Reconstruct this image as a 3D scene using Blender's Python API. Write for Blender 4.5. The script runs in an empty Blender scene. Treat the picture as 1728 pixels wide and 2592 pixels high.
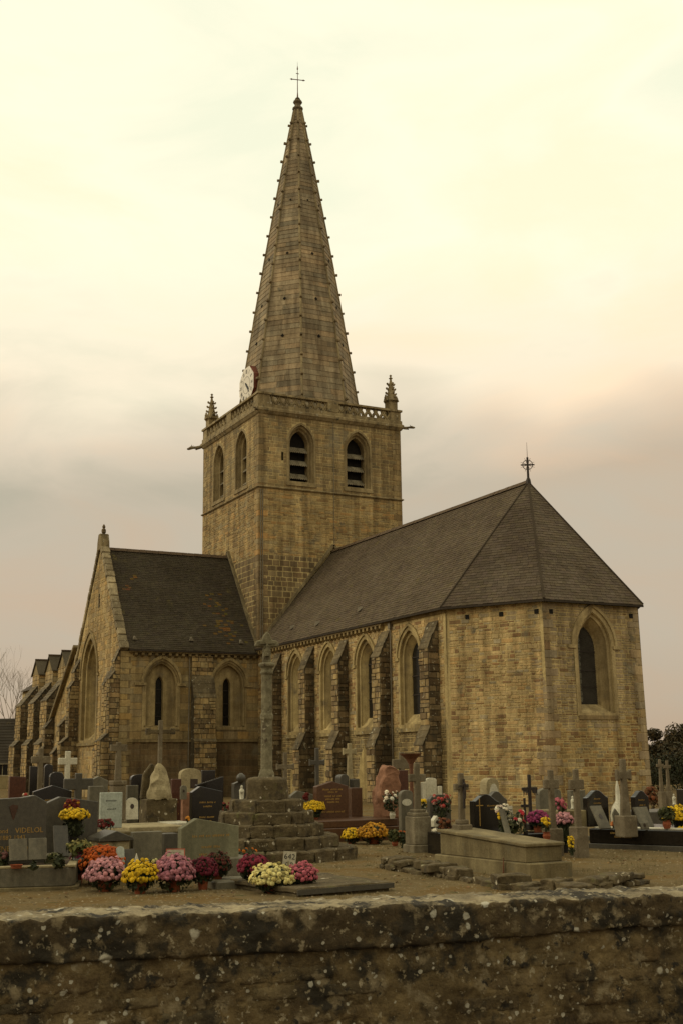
import bpy, bmesh, math, random
from mathutils import Vector, Matrix, noise
from mathutils.geometry import tessellate_polygon

# ------------------------------------------------------------------ camera, sky, sun
SC = bpy.context.scene
COL = SC.collection
EYE = Vector((0.0, 0.0, 1.7))
YAW, PITCH, ROLL = math.radians(27.07), math.radians(11.80), math.radians(0.69)
FPX = 2755.88 * 1728 / 1568            # focal length in pixels of the 1728 x 2592 photograph
FW = Vector((-math.cos(YAW) * math.cos(PITCH), math.sin(YAW) * math.cos(PITCH), math.sin(PITCH)))
_rt = FW.cross(Vector((0, 0, 1))).normalized()
_up = _rt.cross(FW)
RT = _rt * math.cos(ROLL) - _up * math.sin(ROLL)
UP = _rt * math.sin(ROLL) + _up * math.cos(ROLL)
cd = bpy.data.cameras.new('camera')
cam = bpy.data.objects.new('camera', cd)
COL.objects.link(cam)
cam.matrix_world = Matrix(((RT.x, UP.x, -FW.x, EYE.x), (RT.y, UP.y, -FW.y, EYE.y), (RT.z, UP.z, -FW.z, EYE.z), (0, 0, 0, 1)))
cd.sensor_fit = 'VERTICAL'
cd.sensor_height = 36
cd.lens = 36 * FPX / 2592
cd.clip_end = 6000
SC.camera = cam
SC.view_settings.view_transform = 'Standard'
SC.view_settings.look = 'None'
SC.view_settings.gamma = 1
SC.view_settings.exposure = 0.0
SC.view_settings.use_curve_mapping = False

SKY_OFF = (8.22, 3.66, 1.38)
TO_SUN = Vector((-0.42, -0.80, 0.52)).normalized()
W = bpy.data.worlds.new('World')
SC.world = W
W.use_nodes = True
nt = W.node_tree
nt.nodes.clear()
def wn(t, **k):
    n = nt.nodes.new(t)
    for a, b in k.items(): setattr(n, a, b)
    return n
wout = wn('ShaderNodeOutputWorld')
sky = wn('ShaderNodeTexSky', sky_type='NISHITA', sun_disc=False)
sky.sun_elevation = math.asin(TO_SUN.z)
sky.sun_rotation = math.atan2(TO_SUN.x, TO_SUN.y)
bg1 = wn('ShaderNodeBackground'); bg1.inputs[1].default_value = 0.08
nt.links.new(sky.outputs[0], bg1.inputs[0])
tc = wn('ShaderNodeTexCoord')
sep = wn('ShaderNodeSeparateXYZ')
nt.links.new(tc.outputs['Generated'], sep.inputs[0])
# cloud deck: noise stretched along the horizon bends the elevation at which the sheet turns from grey to bright
mp = wn('ShaderNodeMapping'); mp.inputs['Scale'].default_value = (1.0, 1.0, 2.6)
mp.inputs['Location'].default_value = SKY_OFF
nt.links.new(tc.outputs['Generated'], mp.inputs[0])
def wnoise(scale, detail, rough, dist=0.0):
    n = wn('ShaderNodeTexNoise'); n.inputs['Scale'].default_value = scale; n.inputs['Detail'].default_value = detail
    n.inputs['Roughness'].default_value = rough; n.inputs['Distortion'].default_value = dist
    nt.links.new(mp.outputs[0], n.inputs['Vector']); return n.outputs['Fac']
def wmath(op, a, b, c=None):
    m = wn('ShaderNodeMath', operation=op)
    for i, v in enumerate((a, b, c)):
        if v is None: continue
        if isinstance(v, (int, float)): m.inputs[i].default_value = v
        else: nt.links.new(v, m.inputs[i])
    return m.outputs[0]
big = wnoise(1.7, 3, .5, .3); fine = wnoise(4.4, 6, .56, .6)
off = wmath('MULTIPLY_ADD', big, .22, -.11)
off2 = wmath('MULTIPLY_ADD', fine, .055, -.0275)
elev = wmath('ADD', wmath('ADD', off, off2), sep.outputs[2])
rp = wn('ShaderNodeValToRGB')
nt.links.new(elev, rp.inputs[0])
SKY = [(0.00, (.49, .405, .30)), (0.08, (.54, .455, .34)), (0.16, (.56, .48, .36)), (0.222, (.57, .49, .365)),
       (0.268, (.76, .65, .485)), (0.305, (1.0, .875, .65)), (0.42, (1.07, 1.02, .77)), (0.80, (1.08, 1.04, .80))]
el = rp.color_ramp.elements
while len(el) < len(SKY): el.new(0.5)
for e, (p_, c_) in zip(el, SKY):
    e.position = p_; e.color = c_ + (1,)
rp2 = wn('ShaderNodeValToRGB')
rp2.color_ramp.elements.new(.5)
for e, (p_, c_) in zip(rp2.color_ramp.elements, ((.40, (.885, .93, .93)), (.49, (1.0, 1.0, 1.0)), (.60, (1.06, .955, .89)))):
    e.position = p_; e.color = c_ + (1,)
nt.links.new(wmath('MULTIPLY_ADD', fine, .45, wmath('MULTIPLY', wnoise(1.9, 3, .55), .55)), rp2.inputs[0])
mx = wn('ShaderNodeMix', data_type='RGBA', blend_type='MULTIPLY'); mx.inputs[0].default_value = 1.0
nt.links.new(rp.outputs[0], mx.inputs[6]); nt.links.new(rp2.outputs[0], mx.inputs[7])
bg2 = wn('ShaderNodeBackground'); bg2.inputs[1].default_value = 1.05
nt.links.new(mx.outputs[2], bg2.inputs[0])
ms = wn('ShaderNodeMixShader'); ms.inputs[0].default_value = 0.94
nt.links.new(bg1.outputs[0], ms.inputs[1]); nt.links.new(bg2.outputs[0], ms.inputs[2])
nt.links.new(ms.outputs[0], wout.inputs[0])

sd = bpy.data.lights.new('sun', 'SUN')
sd.energy = 1.15; sd.angle = math.radians(28); sd.color = (1.0, .9, .68)
so = bpy.data.objects.new('sun', sd); COL.objects.link(so)
so.rotation_euler = TO_SUN.to_track_quat('Z', 'Y').to_euler()
so.location = (0, 0, 60)

# ------------------------------------------------------------------ helpers
R = random.Random(7)
U_ = R.uniform
def ray(px, py):
    k = 1.0 / FPX
    return FW + RT * ((px - 864) * k) - UP * ((py - 1296) * k)
def at(px, py, d): return EYE + ray(px, py) * d           # point at depth d
def ground(px, py, z=0.0):
    r = ray(px, py); return EYE + r * ((z - EYE.z) / r.z)
def depth_of(px, py, z=0.0): return (z - EYE.z) / ray(px, py).z
def proj(P):
    v = P - EYE; d = v.dot(FW)
    return 864 + FPX * v.dot(RT) / d, 1296 - FPX * v.dot(UP) / d, d

def tag(o, label=None, cat=None, group=None, kind=None):
    if label: o['label'] = label
    if cat: o['category'] = cat
    if group: o['group'] = group
    if kind: o['kind'] = kind
    return o
def empty(name, loc, rz=0.0):
    o = bpy.data.objects.new(name, None); COL.objects.link(o)
    o.location = loc; o.rotation_euler = (0, 0, rz); o.empty_display_size = .2
    return o
def link(name, mesh, parent=None, loc=None, rot=None, scale=None):
    o = bpy.data.objects.new(name, mesh); COL.objects.link(o)
    if parent is not None: o.parent = parent
    if loc is not None: o.location = loc
    if rot is not None: o.rotation_euler = rot
    if scale is not None: o.scale = scale
    return o

class MB:
    def __init__(s): s.v = []; s.f = []; s.t = []
    def add(s, verts, faces, tint=(.3, .3, .3)):
        b = len(s.v); s.v.extend([tuple(p) for p in verts])
        for f in faces:
            s.f.append(tuple(b + i for i in f)); s.t.append(tint)
    def box(s, lo, hi, tint=(.3, .3, .3), M=None):
        x0, y0, z0 = lo; x1, y1, z1 = hi
        p = [Vector(q) for q in ((x0, y0, z0), (x1, y0, z0), (x1, y1, z0), (x0, y1, z0), (x0, y0, z1), (x1, y0, z1), (x1, y1, z1), (x0, y1, z1))]
        if M is not None: p = [M @ q for q in p]
        s.add(p, ((0, 3, 2, 1), (4, 5, 6, 7), (0, 1, 5, 4), (1, 2, 6, 5), (2, 3, 7, 6), (3, 0, 4, 7)), tint)
    def prism(s, poly, fr, d0, d1, tint=(.3, .3, .3)):
        """closed 2D outline poly in the frame fr, extruded from depth d0 to d1"""
        n = len(poly)
        a = [fr(u, v, d0) for u, v in poly]; b = [fr(u, v, d1) for u, v in poly]
        s.add(a + b, [tuple(range(n))[::-1], tuple(range(n, 2 * n))] + [(i, (i + 1) % n, n + (i + 1) % n, n + i) for i in range(n)], tint)
    def lathe(s, prof, c=(0, 0, 0), n=12, tint=(.3, .3, .3), rot=0.0, cap=True):
        vs = []
        for r, z in prof:
            for k in range(n):
                a = rot + 2 * math.pi * k / n
                vs.append((c[0] + r * math.cos(a), c[1] + r * math.sin(a), c[2] + z))
        m = len(prof); fs = []
        for j in range(m - 1):
            for k in range(n):
                fs.append((j * n + k, j * n + (k + 1) % n, (j + 1) * n + (k + 1) % n, (j + 1) * n + k))
        if cap:
            fs.append(tuple(range(n))[::-1]); fs.append(tuple((m - 1) * n + k for k in range(n)))
        s.add(vs, fs, tint)
    def tube(s, p0, p1, r0, r1=None, n=6, tint=(.3, .3, .3)):
        p0 = Vector(p0); p1 = Vector(p1); r1 = r0 if r1 is None else r1
        d = (p1 - p0).normalized(); a = d.orthogonal().normalized(); b = d.cross(a)
        vs = []
        for p, r in ((p0, r0), (p1, r1)):
            for k in range(n):
                t = 2 * math.pi * k / n; vs.append(p + a * (r * math.cos(t)) + b * (r * math.sin(t)))
        s.add(vs, [(k, (k + 1) % n, n + (k + 1) % n, n + k) for k in range(n)] + [tuple(range(n))[::-1], tuple(range(n, 2 * n))], tint)
    def bar(s, p0, p1, w, h, up=(0, 0, 1), tint=(.3, .3, .3)):
        p0 = Vector(p0); p1 = Vector(p1); d = (p1 - p0).normalized(); a = d.cross(Vector(up)).normalized(); b = a.cross(d)
        vs = [p + a * (w / 2 * i) + b * (h / 2 * j) for p in (p0, p1) for i, j in ((-1, -1), (1, -1), (1, 1), (-1, 1))]
        s.add(vs, ((0, 1, 2, 3), (7, 6, 5, 4), (0, 4, 5, 1), (1, 5, 6, 2), (2, 6, 7, 3), (3, 7, 4, 0)), tint)
    def loft(s, A, B, tint=(.3, .3, .3), closed=True):
        n = len(A); k = n if closed else n - 1
        s.add(list(A) + list(B), [(i, (i + 1) % n, n + (i + 1) % n, n + i) for i in range(k)], tint)
    def poly(s, outer, holes, fr, d=0.0, tint=(.3, .3, .3)):
        loops = [[Vector((u, v, 0)) for u, v in outer]] + [[Vector((u, v, 0)) for u, v in h] for h in holes]
        pts = [q for l in loops for q in l]
        tris = tessellate_polygon(loops)
        fs = []
        for t in tris:
            a, b, c = (pts[i] for i in t)
            if (b - a).cross(c - a).z < 0: t = (t[0], t[2], t[1])
            fs.append(tuple(t))
        s.add([fr(q.x, q.y, d) for q in pts], fs, tint)
    def mesh(s, name, mat, bevel=0.0, seg=1, smooth=False, sub=0, rough=0.0, rscale=3.0, merge=False):
        me = bpy.data.meshes.new(name)
        me.from_pydata(s.v, [], s.f)
        at_ = me.attributes.new('tint', 'FLOAT_COLOR', 'FACE')
        at_.data.foreach_set('color', [c for t in s.t for c in (t[0], t[1], t[2], 1.0)])
        if bevel or sub or rough or merge:
            bm = bmesh.new(); bm.from_mesh(me)
            bmesh.ops.remove_doubles(bm, verts=bm.verts, dist=1e-5)
            bmesh.ops.recalc_face_normals(bm, faces=bm.faces)
            if bevel:
                ed = [e for e in bm.edges if len(e.link_faces) == 2 and e.calc_face_angle(0) > .45]
                bmesh.ops.bevel(bm, geom=ed, offset=bevel, segments=seg, affect='EDGES', clamp_overlap=True)
            if sub:
                for _ in range(sub):
                    bmesh.ops.subdivide_edges(bm, edges=bm.edges, cuts=1, use_grid_fill=True)
            if rough:
                o = Vector((U_(0, 99), U_(0, 99), U_(0, 99)))
                for q in bm.verts:
                    q.co += noise.noise_vector(q.co * rscale + o) * rough
            bm.to_mesh(me); bm.free()
        if smooth:
            me.polygons.foreach_set('use_smooth', [True] * len(me.polygons))
        me.materials.append(mat)
        me.update()
        return me
    def obj(s, name, mat, parent=None, **k):
        return link(name, s.mesh(name, mat, **k), parent)

def frame(o, u, v=(0, 0, 1)):
    o = Vector(o); u = Vector(u).normalized(); v = Vector(v); v = (v - u * v.dot(u)).normalized(); n = u.cross(v)
    return lambda a, b, d=0.0: o + u * a + v * b + n * d
# ------------------------------------------------------------------ materials
MATS = {}
def mat(name, base=(.3, .25, .15), dark=None, scale=2.0, rough=.85, bump=.3, bscale=20.0, tint=False, spots=(), spec=.3, metal=0.0, obj_var=0.0, vstreak=False, amount=.75, vspots=()):
    """spots: (colour, scale, threshold, softness[, stretch]) patches of lichen, moss or crust"""
    if name in MATS: return MATS[name]
    m = bpy.data.materials.new(name); m.use_nodes = True; t = m.node_tree; t.nodes.clear()
    N = lambda ty, **k: (lambda n: ([setattr(n, a, b) for a, b in k.items()], n)[1])(t.nodes.new(ty))
    L = t.links.new
    out = N('ShaderNodeOutputMaterial'); bs = N('ShaderNodeBsdfPrincipled'); L(bs.outputs[0], out.inputs[0])
    bs.inputs['Roughness'].default_value = rough; bs.inputs['Specular IOR Level'].default_value = spec; bs.inputs['Metallic'].default_value = metal
    geo = N('ShaderNodeNewGeometry'); pos = geo.outputs['Position']
    if tint:
        a = N('ShaderNodeAttribute', attribute_name='tint'); col = a.outputs['Color']
    else:
        rgb = N('ShaderNodeRGB'); rgb.outputs[0].default_value = tuple(base) + (1,); col = rgb.outputs[0]
    def nse(sc, det=5, ro=.6, stretch=None):
        n = N('ShaderNodeTexNoise'); n.inputs['Scale'].default_value = sc; n.inputs['Detail'].default_value = det; n.inputs['Roughness'].default_value = ro
        if stretch:
            mm = N('ShaderNodeMapping'); mm.inputs['Scale'].default_value = stretch; L(pos, mm.inputs[0]); L(mm.outputs[0], n.inputs['Vector'])
        else: L(pos, n.inputs['Vector'])
        return n.outputs['Fac']
    def ramp(fac, a, b, ca, cb):
        r = N('ShaderNodeValToRGB'); r.color_ramp.elements[0].position = a; r.color_ramp.elements[1].position = b
        r.color_ramp.elements[0].color = tuple(ca) + (1,); r.color_ramp.elements[1].color = tuple(cb) + (1,); L(fac, r.inputs[0]); return r.outputs[0]
    def mixc(fac, a, b, bt='MIX'):
        x = N('ShaderNodeMix', data_type='RGBA', blend_type=bt)
        if isinstance(fac, float): x.inputs[0].default_value = fac
        else: L(fac, x.inputs[0])
        L(a, x.inputs[6])
        if isinstance(b, tuple): x.inputs[7].default_value = b + (1,)
        else: L(b, x.inputs[7])
        return x.outputs[2]
    if dark is None: dark = (.55, .5, .42)
    f1 = ramp(nse(scale, 6, .65), .33, .68, dark, (1.12, 1.1, 1.05))
    col = mixc(amount, col, f1, 'MULTIPLY')
    f2 = ramp(nse(bscale * 1.3, 3, .7), .3, .72, (.66, .64, .6), (1.2, 1.2, 1.18))
    col = mixc(.7, col, f2, 'MULTIPLY')
    if vstreak:
        f3 = ramp(nse(1.0, 5, .6, (2.6, 2.6, .22)), .36, .66, (.46, .42, .36), (1.12, 1.09, 1.03)); col = mixc(.85, col, f3, 'MULTIPLY')
    for sp in spots:
        c, sc, th, so_ = sp[:4]; st = sp[4] if len(sp) > 4 else None
        k = ramp(nse(sc, 5, .62, st), th, th + so_, (0, 0, 0), (1, 1, 1)); col = mixc(k, col, tuple(c))
    for c, sc, rad, prob in vspots:            # round lichen rosettes, present at random
        vo = N('ShaderNodeTexVoronoi'); vo.inputs['Scale'].default_value = sc
        dn = N('ShaderNodeTexNoise'); dn.inputs['Scale'].default_value = sc * 2.2; dn.inputs['Detail'].default_value = 4; L(pos, dn.inputs['Vector'])
        ad = N('ShaderNodeMix', data_type='RGBA', blend_type='ADD'); ad.inputs[0].default_value = .45 / sc; L(pos, ad.inputs[6]); L(dn.outputs['Color'], ad.inputs[7]); L(ad.outputs[2], vo.inputs['Vector'])
        sx = N('ShaderNodeSeparateColor'); L(vo.outputs['Color'], sx.inputs[0])
        a1 = N('ShaderNodeMath', operation='MULTIPLY_ADD'); a1.inputs[1].default_value = rad / prob; a1.inputs[2].default_value = -rad * (1 - prob) / prob; L(sx.outputs[0], a1.inputs[0])
        a2 = N('ShaderNodeMath', operation='SUBTRACT'); L(a1.outputs[0], a2.inputs[0]); L(vo.outputs['Distance'], a2.inputs[1])
        a3 = N('ShaderNodeMath', operation='MULTIPLY', use_clamp=True); a3.inputs[1].default_value = 14; L(a2.outputs[0], a3.inputs[0])
        col = mixc(a3.outputs[0], col, tuple(c))
    if obj_var:
        oi = N('ShaderNodeObjectInfo'); k = ramp(oi.outputs['Random'], 0, 1, (1 - obj_var,) * 3, (1 + obj_var,) * 3); col = mixc(1.0, col, k, 'MULTIPLY')
    L(col, bs.inputs['Base Color'])
    if bump:
        b = N('ShaderNodeBump'); b.inputs['Strength'].default_value = bump; b.inputs['Distance'].default_value = .03
        L(nse(bscale, 6, .7), b.inputs['Height']); L(b.outputs[0], bs.inputs['Normal'])
    MATS[name] = m
    return m

M_STONE = mat('church_stone', tint=True, scale=.9, bump=.5, bscale=9, vstreak=True, dark=(.6, .55, .46), spots=[((.22, .19, .12), .5, .60, .2), ((.13, .105, .06), 1.3, .60, .14)], amount=.7)
M_DRESS = mat('dressed_stone', tint=True, scale=2.2, bump=.4, bscale=14, vstreak=True, spots=[((.15, .115, .065), 1.5, .57, .16), ((.07, .055, .03), 3.4, .66, .1)])
M_CRUST = mat('weathered_stone', tint=True, scale=1.6, bump=.6, bscale=11, vstreak=True, spots=[((.34, .30, .20), 5.5, .62, .04), ((.05, .043, .025), 2.2, .58, .12)])
M_SLATE = mat('slate', tint=True, scale=.5, bump=.3, bscale=16, rough=.9, spec=.12, dark=(.66, .6, .55), spots=[((.11, .085, .03), 1.1, .64, .1)])
M_LEAD = mat('lead', base=(.20, .17, .12), rough=.6, metal=.3, scale=3)
M_IRON = mat('wrought_iron', base=(.045, .035, .028), rough=.6, metal=.4, scale=8, bump=.1)
M_RUST = mat('rusty_iron', base=(.16, .07, .035), rough=.8, metal=.1, scale=8)
M_GLASS = mat('church_glass', base=(.012, .011, .008), rough=.22, spec=.22, bump=.15, bscale=3, scale=3)
M_LEADED = mat('stained_glass', base=(.25, .24, .17), rough=.3, scale=9, dark=(.15, .15, .15), bump=.1)
M_VOID = mat('dark_interior', base=(.012, .010, .007), rough=1, bump=0)
M_TERRA_RIDGE = mat('ridge_tile_clay', base=(.10, .065, .035), scale=4)
M_WHITE = mat('white_enamel', base=(.72, .66, .55), rough=.4, bump=0, dark=(.8, .8, .8), scale=1)
M_BLACKPAINT = mat('black_paint', base=(.03, .03, .03), rough=.5, bump=0)
M_REDBOX = mat('red_casing', base=(.17, .05, .025), rough=.6, scale=4)

# ------------------------------------------------------------------ piece pools (stones, slates)
POOL = {}          # key (thing name, piece name, pool part name) -> list of (score, parent, verts, faces, tint, material)
def piece(key, parent, world_off, verts, faces, tint, m):
    c = sum((Vector(v) for v in verts), Vector()) / len(verts)
    n = (Vector(verts[1]) - Vector(verts[0])).cross(Vector(verts[3]) - Vector(verts[0]))
    P = c + world_off
    px, py, d = proj(P)
    if d < 1 or not (-40 < px < 1768 and -40 < py < 2632): sc = 0.0
    else: sc = max(0.0, n.dot(EYE - P)) / d ** 3
    POOL.setdefault(key, []).append((sc, parent, verts, faces, tint, m))
def flush_pools(limit=300):
    for (thing, name, rest), L in POOL.items():
        L.sort(key=lambda q: -q[0])
        bulk = {}
        for i, (sc, par, vs, fs, ti, m) in enumerate(L):
            if i < limit and sc > 0:
                b = MB(); b.add(vs, fs, ti); b.obj(name, m, par)
            else:
                bulk.setdefault((par, m), MB()).add(vs, fs, ti)
        for (par, m), b in bulk.items():
            tag(b.obj(rest, m, par), kind='stuff')

def spans(poly, v):
    xs = []
    n = len(poly)
    for i in range(n):
        (u0, v0), (u1, v1) = poly[i], poly[(i + 1) % n]
        if (v0 <= v < v1) or (v1 <= v < v0): xs.append(u0 + (u1 - u0) * (v - v0) / (v1 - v0))
    xs.sort(); return [(xs[i], xs[i + 1]) for i in range(0, len(xs) - 1, 2)]
def cut(iv, hv):
    out = []
    for a, b in iv:
        seg = [(a, b)]
        for h0, h1 in hv:
            seg = [q for s0, s1 in seg for q in ((s0, min(s1, h0)), (max(s0, h1), s1)) if q[1] - q[0] > .02]
        out += seg
    return out
def inter(A, B): return [(max(a, c), min(b, d)) for a, b in A for c, d in B if min(b, d) - max(a, c) > .02]

def pick(pal):
    x = R.random(); s = 0
    for w, c in pal:
        s += w
        if x <= s: break
    k = U_(.82, 1.16); h = U_(-.05, .05)
    return (c[0] * k * (1 + h), c[1] * k, c[2] * k * (1 - h))

def masonry(key, parent, off, fr, poly, holes, rowh, wid, pal, m, gap=.012, proud=(.008, .03), base=-.03, vlim=None):
    v0 = min(q[1] for q in poly); v1 = max(q[1] for q in poly)
    v = v0
    while v < v1 - .04:
        h = U_(*rowh)
        if v + h > v1 - .06: h = v1 - v
        iv = None
        for t in (.04, .5, .96):
            vv = v + h * t
            s = cut(spans(poly, vv), [q for hh in holes for q in spans(hh, vv)])
            iv = s if iv is None else inter(iv, s)
        for a, b in iv:
            u = a
            while u < b - .01:
                w = U_(*wid) * min(1.3, max(.7, .7 + .6 * (h - rowh[0]) / max(1e-6, rowh[1] - rowh[0])))
                if b - u - w < wid[0] * .6: w = b - u
                sub = [(v, h)]
                if h > (rowh[0] + rowh[1]) * .55 and R.random() < .28 and rowh[0] < .2:
                    k = U_(.4, .6); sub = [(v, h * k), (v + h * k, h * (1 - k))]
                for sv, sh in sub:
                    g = gap * U_(.6, 1.5) * .5; d = U_(*proud); j = min(.012, sh * .08)
                    A = [fr(u + g, sv + g, base), fr(u + w - g, sv + g, base), fr(u + w - g, sv + sh - g, base), fr(u + g, sv + sh - g, base)]
                    c = .007
                    B = [fr(u + g + c + U_(0, j), sv + g + c + U_(0, j), d * U_(.8, 1)), fr(u + w - g - c - U_(0, j), sv + g + c + U_(0, j), d * U_(.8, 1)),
                         fr(u + w - g - c - U_(0, j), sv + sh - g - c - U_(0, j), d * U_(.8, 1)), fr(u + g + c + U_(0, j), sv + sh - g - c - U_(0, j), d * U_(.8, 1))]
                    cm = fr(u + w / 2, sv + sh / 2, 0)
                    piece(key, parent, off, B + A, ((0, 1, 2, 3), (4, 5, 1, 0), (5, 6, 2, 1), (6, 7, 3, 2), (7, 4, 0, 3)), pick(pal(cm) if callable(pal) else pal), m)
                u += w
        v += h

def arch(c, w, z0, z1, z2, n=7):
    """pointed-arch outline: bottom left, up, over, down to bottom right"""
    h = z2 - z1; cx = (w * w - h * h) / (2 * w); r = w - cx; a1 = math.atan2(h, -cx)
    rt = [(c + cx + r * math.cos(a1 * k / n), z1 + r * math.sin(a1 * k / n)) for k in range(n + 1)]
    lf = [(2 * c - u, v) for u, v in rt]
    return [(c - w, z0)] + lf + rt[::-1][1:] + [(c + w, z0)]
def ring(mb, fr, A, B, d0, d1, tint, closed=False):
    """solid band between outline A (inside) and B (outside), from depth d0 to d1"""
    a0 = [fr(u, v, d0) for u, v in A]; b0 = [fr(u, v, d0) for u, v in B]; a1 = [fr(u, v, d1) for u, v in A]; b1 = [fr(u, v, d1) for u, v in B]
    mb.loft(a1, b1, tint, closed); mb.loft(b1, b0, tint, closed); mb.loft(a0, a1, tint, closed)
    if not closed:
        for i in (0, -1): mb.add([a0[i], b0[i], b1[i], a1[i]], [(0, 1, 2, 3)], tint)
# ------------------------------------------------------------------ ground, road
def terrain():
    # one sheet behind the wall out to the horizon; the road lies lower in front of it
    g = MB()
    A, B = W0 - WU * 400, W0 + WU * 400
    n = WN
    def P(s, t, z): q = W0 + WU * s - n * t; return (q.x, q.y, z)
    xs = [-3000, -200, -60] + [i * .5 for i in range(-60, 91)] + [75, 200, 3000]
    ys = [.12, .6, 1, 1.5, 2, 2.5, 3, 3.5, 4, 4.5, 5, 5.5, 6, 6.5, 7, 7.5, 8, 8.5, 9, 9.5, 10, 10.5, 11, 12, 13, 14, 16, 18, 20, 23, 26, 30, 40, 60, 100, 200, 600, 4500]
    vs = []
    for t in ys:
        for s in xs:
            z = 0.0
            if -35 < s < 50 and t < 24:
                q = W0 + WU * s - n * t
                z = .030 * noise.noise(Vector((q.x * .45, q.y * .45, 3))) + .012 * noise.noise(Vector((q.x * 2, q.y * 2, 8)))
            vs.append(P(s, t, z))
    k = len(xs)
    fs = [(j * k + i, j * k + i + 1, (j + 1) * k + i + 1, (j + 1) * k + i) for j in range(len(ys) - 1) for i in range(k - 1)]
    g.add(vs, fs)
    o = g.obj('ground', M_GROUND, smooth=True); tag(o, 'gravel and thin dry grass of the churchyard', kind='structure')
    def strip(name, t0, t1, z, m, nt_):
        r = MB(); ss = [-400, -120, -40] + list(range(-20, 41, 2)) + [60, 140, 400]; k = len(ss)
        vs = [P(q, t0 + (t1 - t0) * j / nt_, z) for j in range(nt_ + 1) for q in ss]
        r.add(vs, [(j * k + i, j * k + i + 1, (j + 1) * k + i + 1, (j + 1) * k + i) for j in range(nt_) for i in range(k - 1)])
        tag(r.obj(name, m, merge=True), kind='structure')
    strip('verge', .1, -.9, -.5, M_GROUND, 3)
    strip('road', -.9, -60, -.53, M_ROAD, 30)

M_GROUND = mat('gravel_ground', base=(.205, .155, .08), scale=.8, rough=.95, bump=1.0, bscale=42, dark=(.5, .46, .38), amount=.9, spec=.05,
               spots=[((.15, .095, .035), .8, .50, .10), ((.085, .075, .03), 3.1, .60, .06), ((.30, .245, .145), 11, .62, .05), ((.09, .055, .025), 19, .62, .04)])
M_ROAD = mat('asphalt', base=(.05, .047, .04), scale=1.2, bump=.4, bscale=60)
W0 = at(-150, 2314, 7.90); W0.z = 0
W1 = at(1878, 2250, 9.22); W1.z = 0
WU = (W1 - W0).normalized(); WN = WU.cross(Vector((0, 0, 1)))
if WN.dot(EYE - W0) < 0: WN = -WN
WSEEN = (W1 - W0).length            # stretch in the photograph; the wall runs on past it at both ends
W0 = W0 - WU * 5.0
WLEN = WSEEN + 12.0

# ------------------------------------------------------------------ the church
CH = Vector((-61.0, 25.96, 0.0))                      # foot of the tower's south-east corner
TX, TY = 8.90, 9.24                                   # tower footprint: x from -TX to 0, y from 0 to TY
EAVE, RIDGE = 7.90, 13.63
church = empty('church', CH)
tag(church, 'yellow stone village church with tall octagonal spire, slate roofs and polygonal apse', 'church')
KS = ('church', 'stone', 'masonry'); KL = ('church', 'slate', 'slate_courses')

MORTAR = (.57, .46, .23)
P_APSE = [(0.57, (0.5256, 0.3954, 0.2001)), (0.14, (0.4999, 0.3432, 0.1541)), (0.15, (0.3087, 0.1921, 0.0916)), (0.14, (0.4303, 0.3555, 0.2259))]
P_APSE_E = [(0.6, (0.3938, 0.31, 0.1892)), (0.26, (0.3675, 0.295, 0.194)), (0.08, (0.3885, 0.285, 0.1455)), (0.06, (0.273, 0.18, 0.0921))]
P_LOW = [(0.45, (0.4652, 0.336, 0.1474)), (0.2, (0.4001, 0.268, 0.1106)), (0.22, (0.2961, 0.175, 0.0718)), (0.13, (0.3759, 0.305, 0.1746))]
P_TMID = [(0.55, (0.441, 0.323, 0.1494)), (0.25, (0.3854, 0.295, 0.1542)), (0.12, (0.4683, 0.303, 0.1242)), (0.08, (0.2835, 0.193, 0.0863))]
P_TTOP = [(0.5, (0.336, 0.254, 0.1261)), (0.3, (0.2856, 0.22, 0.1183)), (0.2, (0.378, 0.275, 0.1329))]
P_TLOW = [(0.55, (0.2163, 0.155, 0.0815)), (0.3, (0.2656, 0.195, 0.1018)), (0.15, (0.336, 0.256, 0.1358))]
P_ASH = [(0.6, (0.4505, 0.33, 0.1523)), (0.25, (0.4043, 0.311, 0.1639)), (0.15, (0.483, 0.337, 0.1348))]
P_ASHG = [(0.6, (0.3255, 0.247, 0.1174)), (0.25, (0.3014, 0.236, 0.128)), (0.15, (0.3622, 0.253, 0.0999))]
P_BSIDE = [(0.5, (0.1208, 0.088, 0.0456)), (0.3, (0.1848, 0.135, 0.0718)), (0.2, (0.2835, 0.216, 0.1174))]  # darker stone tones for the side faces of buttresses and turrets
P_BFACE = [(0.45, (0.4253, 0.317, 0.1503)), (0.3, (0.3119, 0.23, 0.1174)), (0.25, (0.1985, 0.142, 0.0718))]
P_SPIRE = [(0.5, (0.3169, 0.2546, 0.1616)), (0.3, (0.2681, 0.2193, 0.1426)), (0.2, (0.3582, 0.2768, 0.172))]

def cpart(name, mb, m, parent=None, **k): return mb.obj(name, m, parent or church, **k)

def window_order(fr, steps, tint, mb, n=7):
    """steps: list of (halfwidth, z0, z1, z2, depth); lofts them into a stepped, splayed reveal; returns last outline"""
    c = steps[0][5]
    prev = None
    for hw, z0, z1, z2, d, cc in steps:
        o = arch(cc, hw, z0, z1, z2, n); P = [fr(u, v, d) for u, v in o]
        if prev is not None: mb.loft(prev, P, tint, True)
        prev = P
    return o

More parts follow.
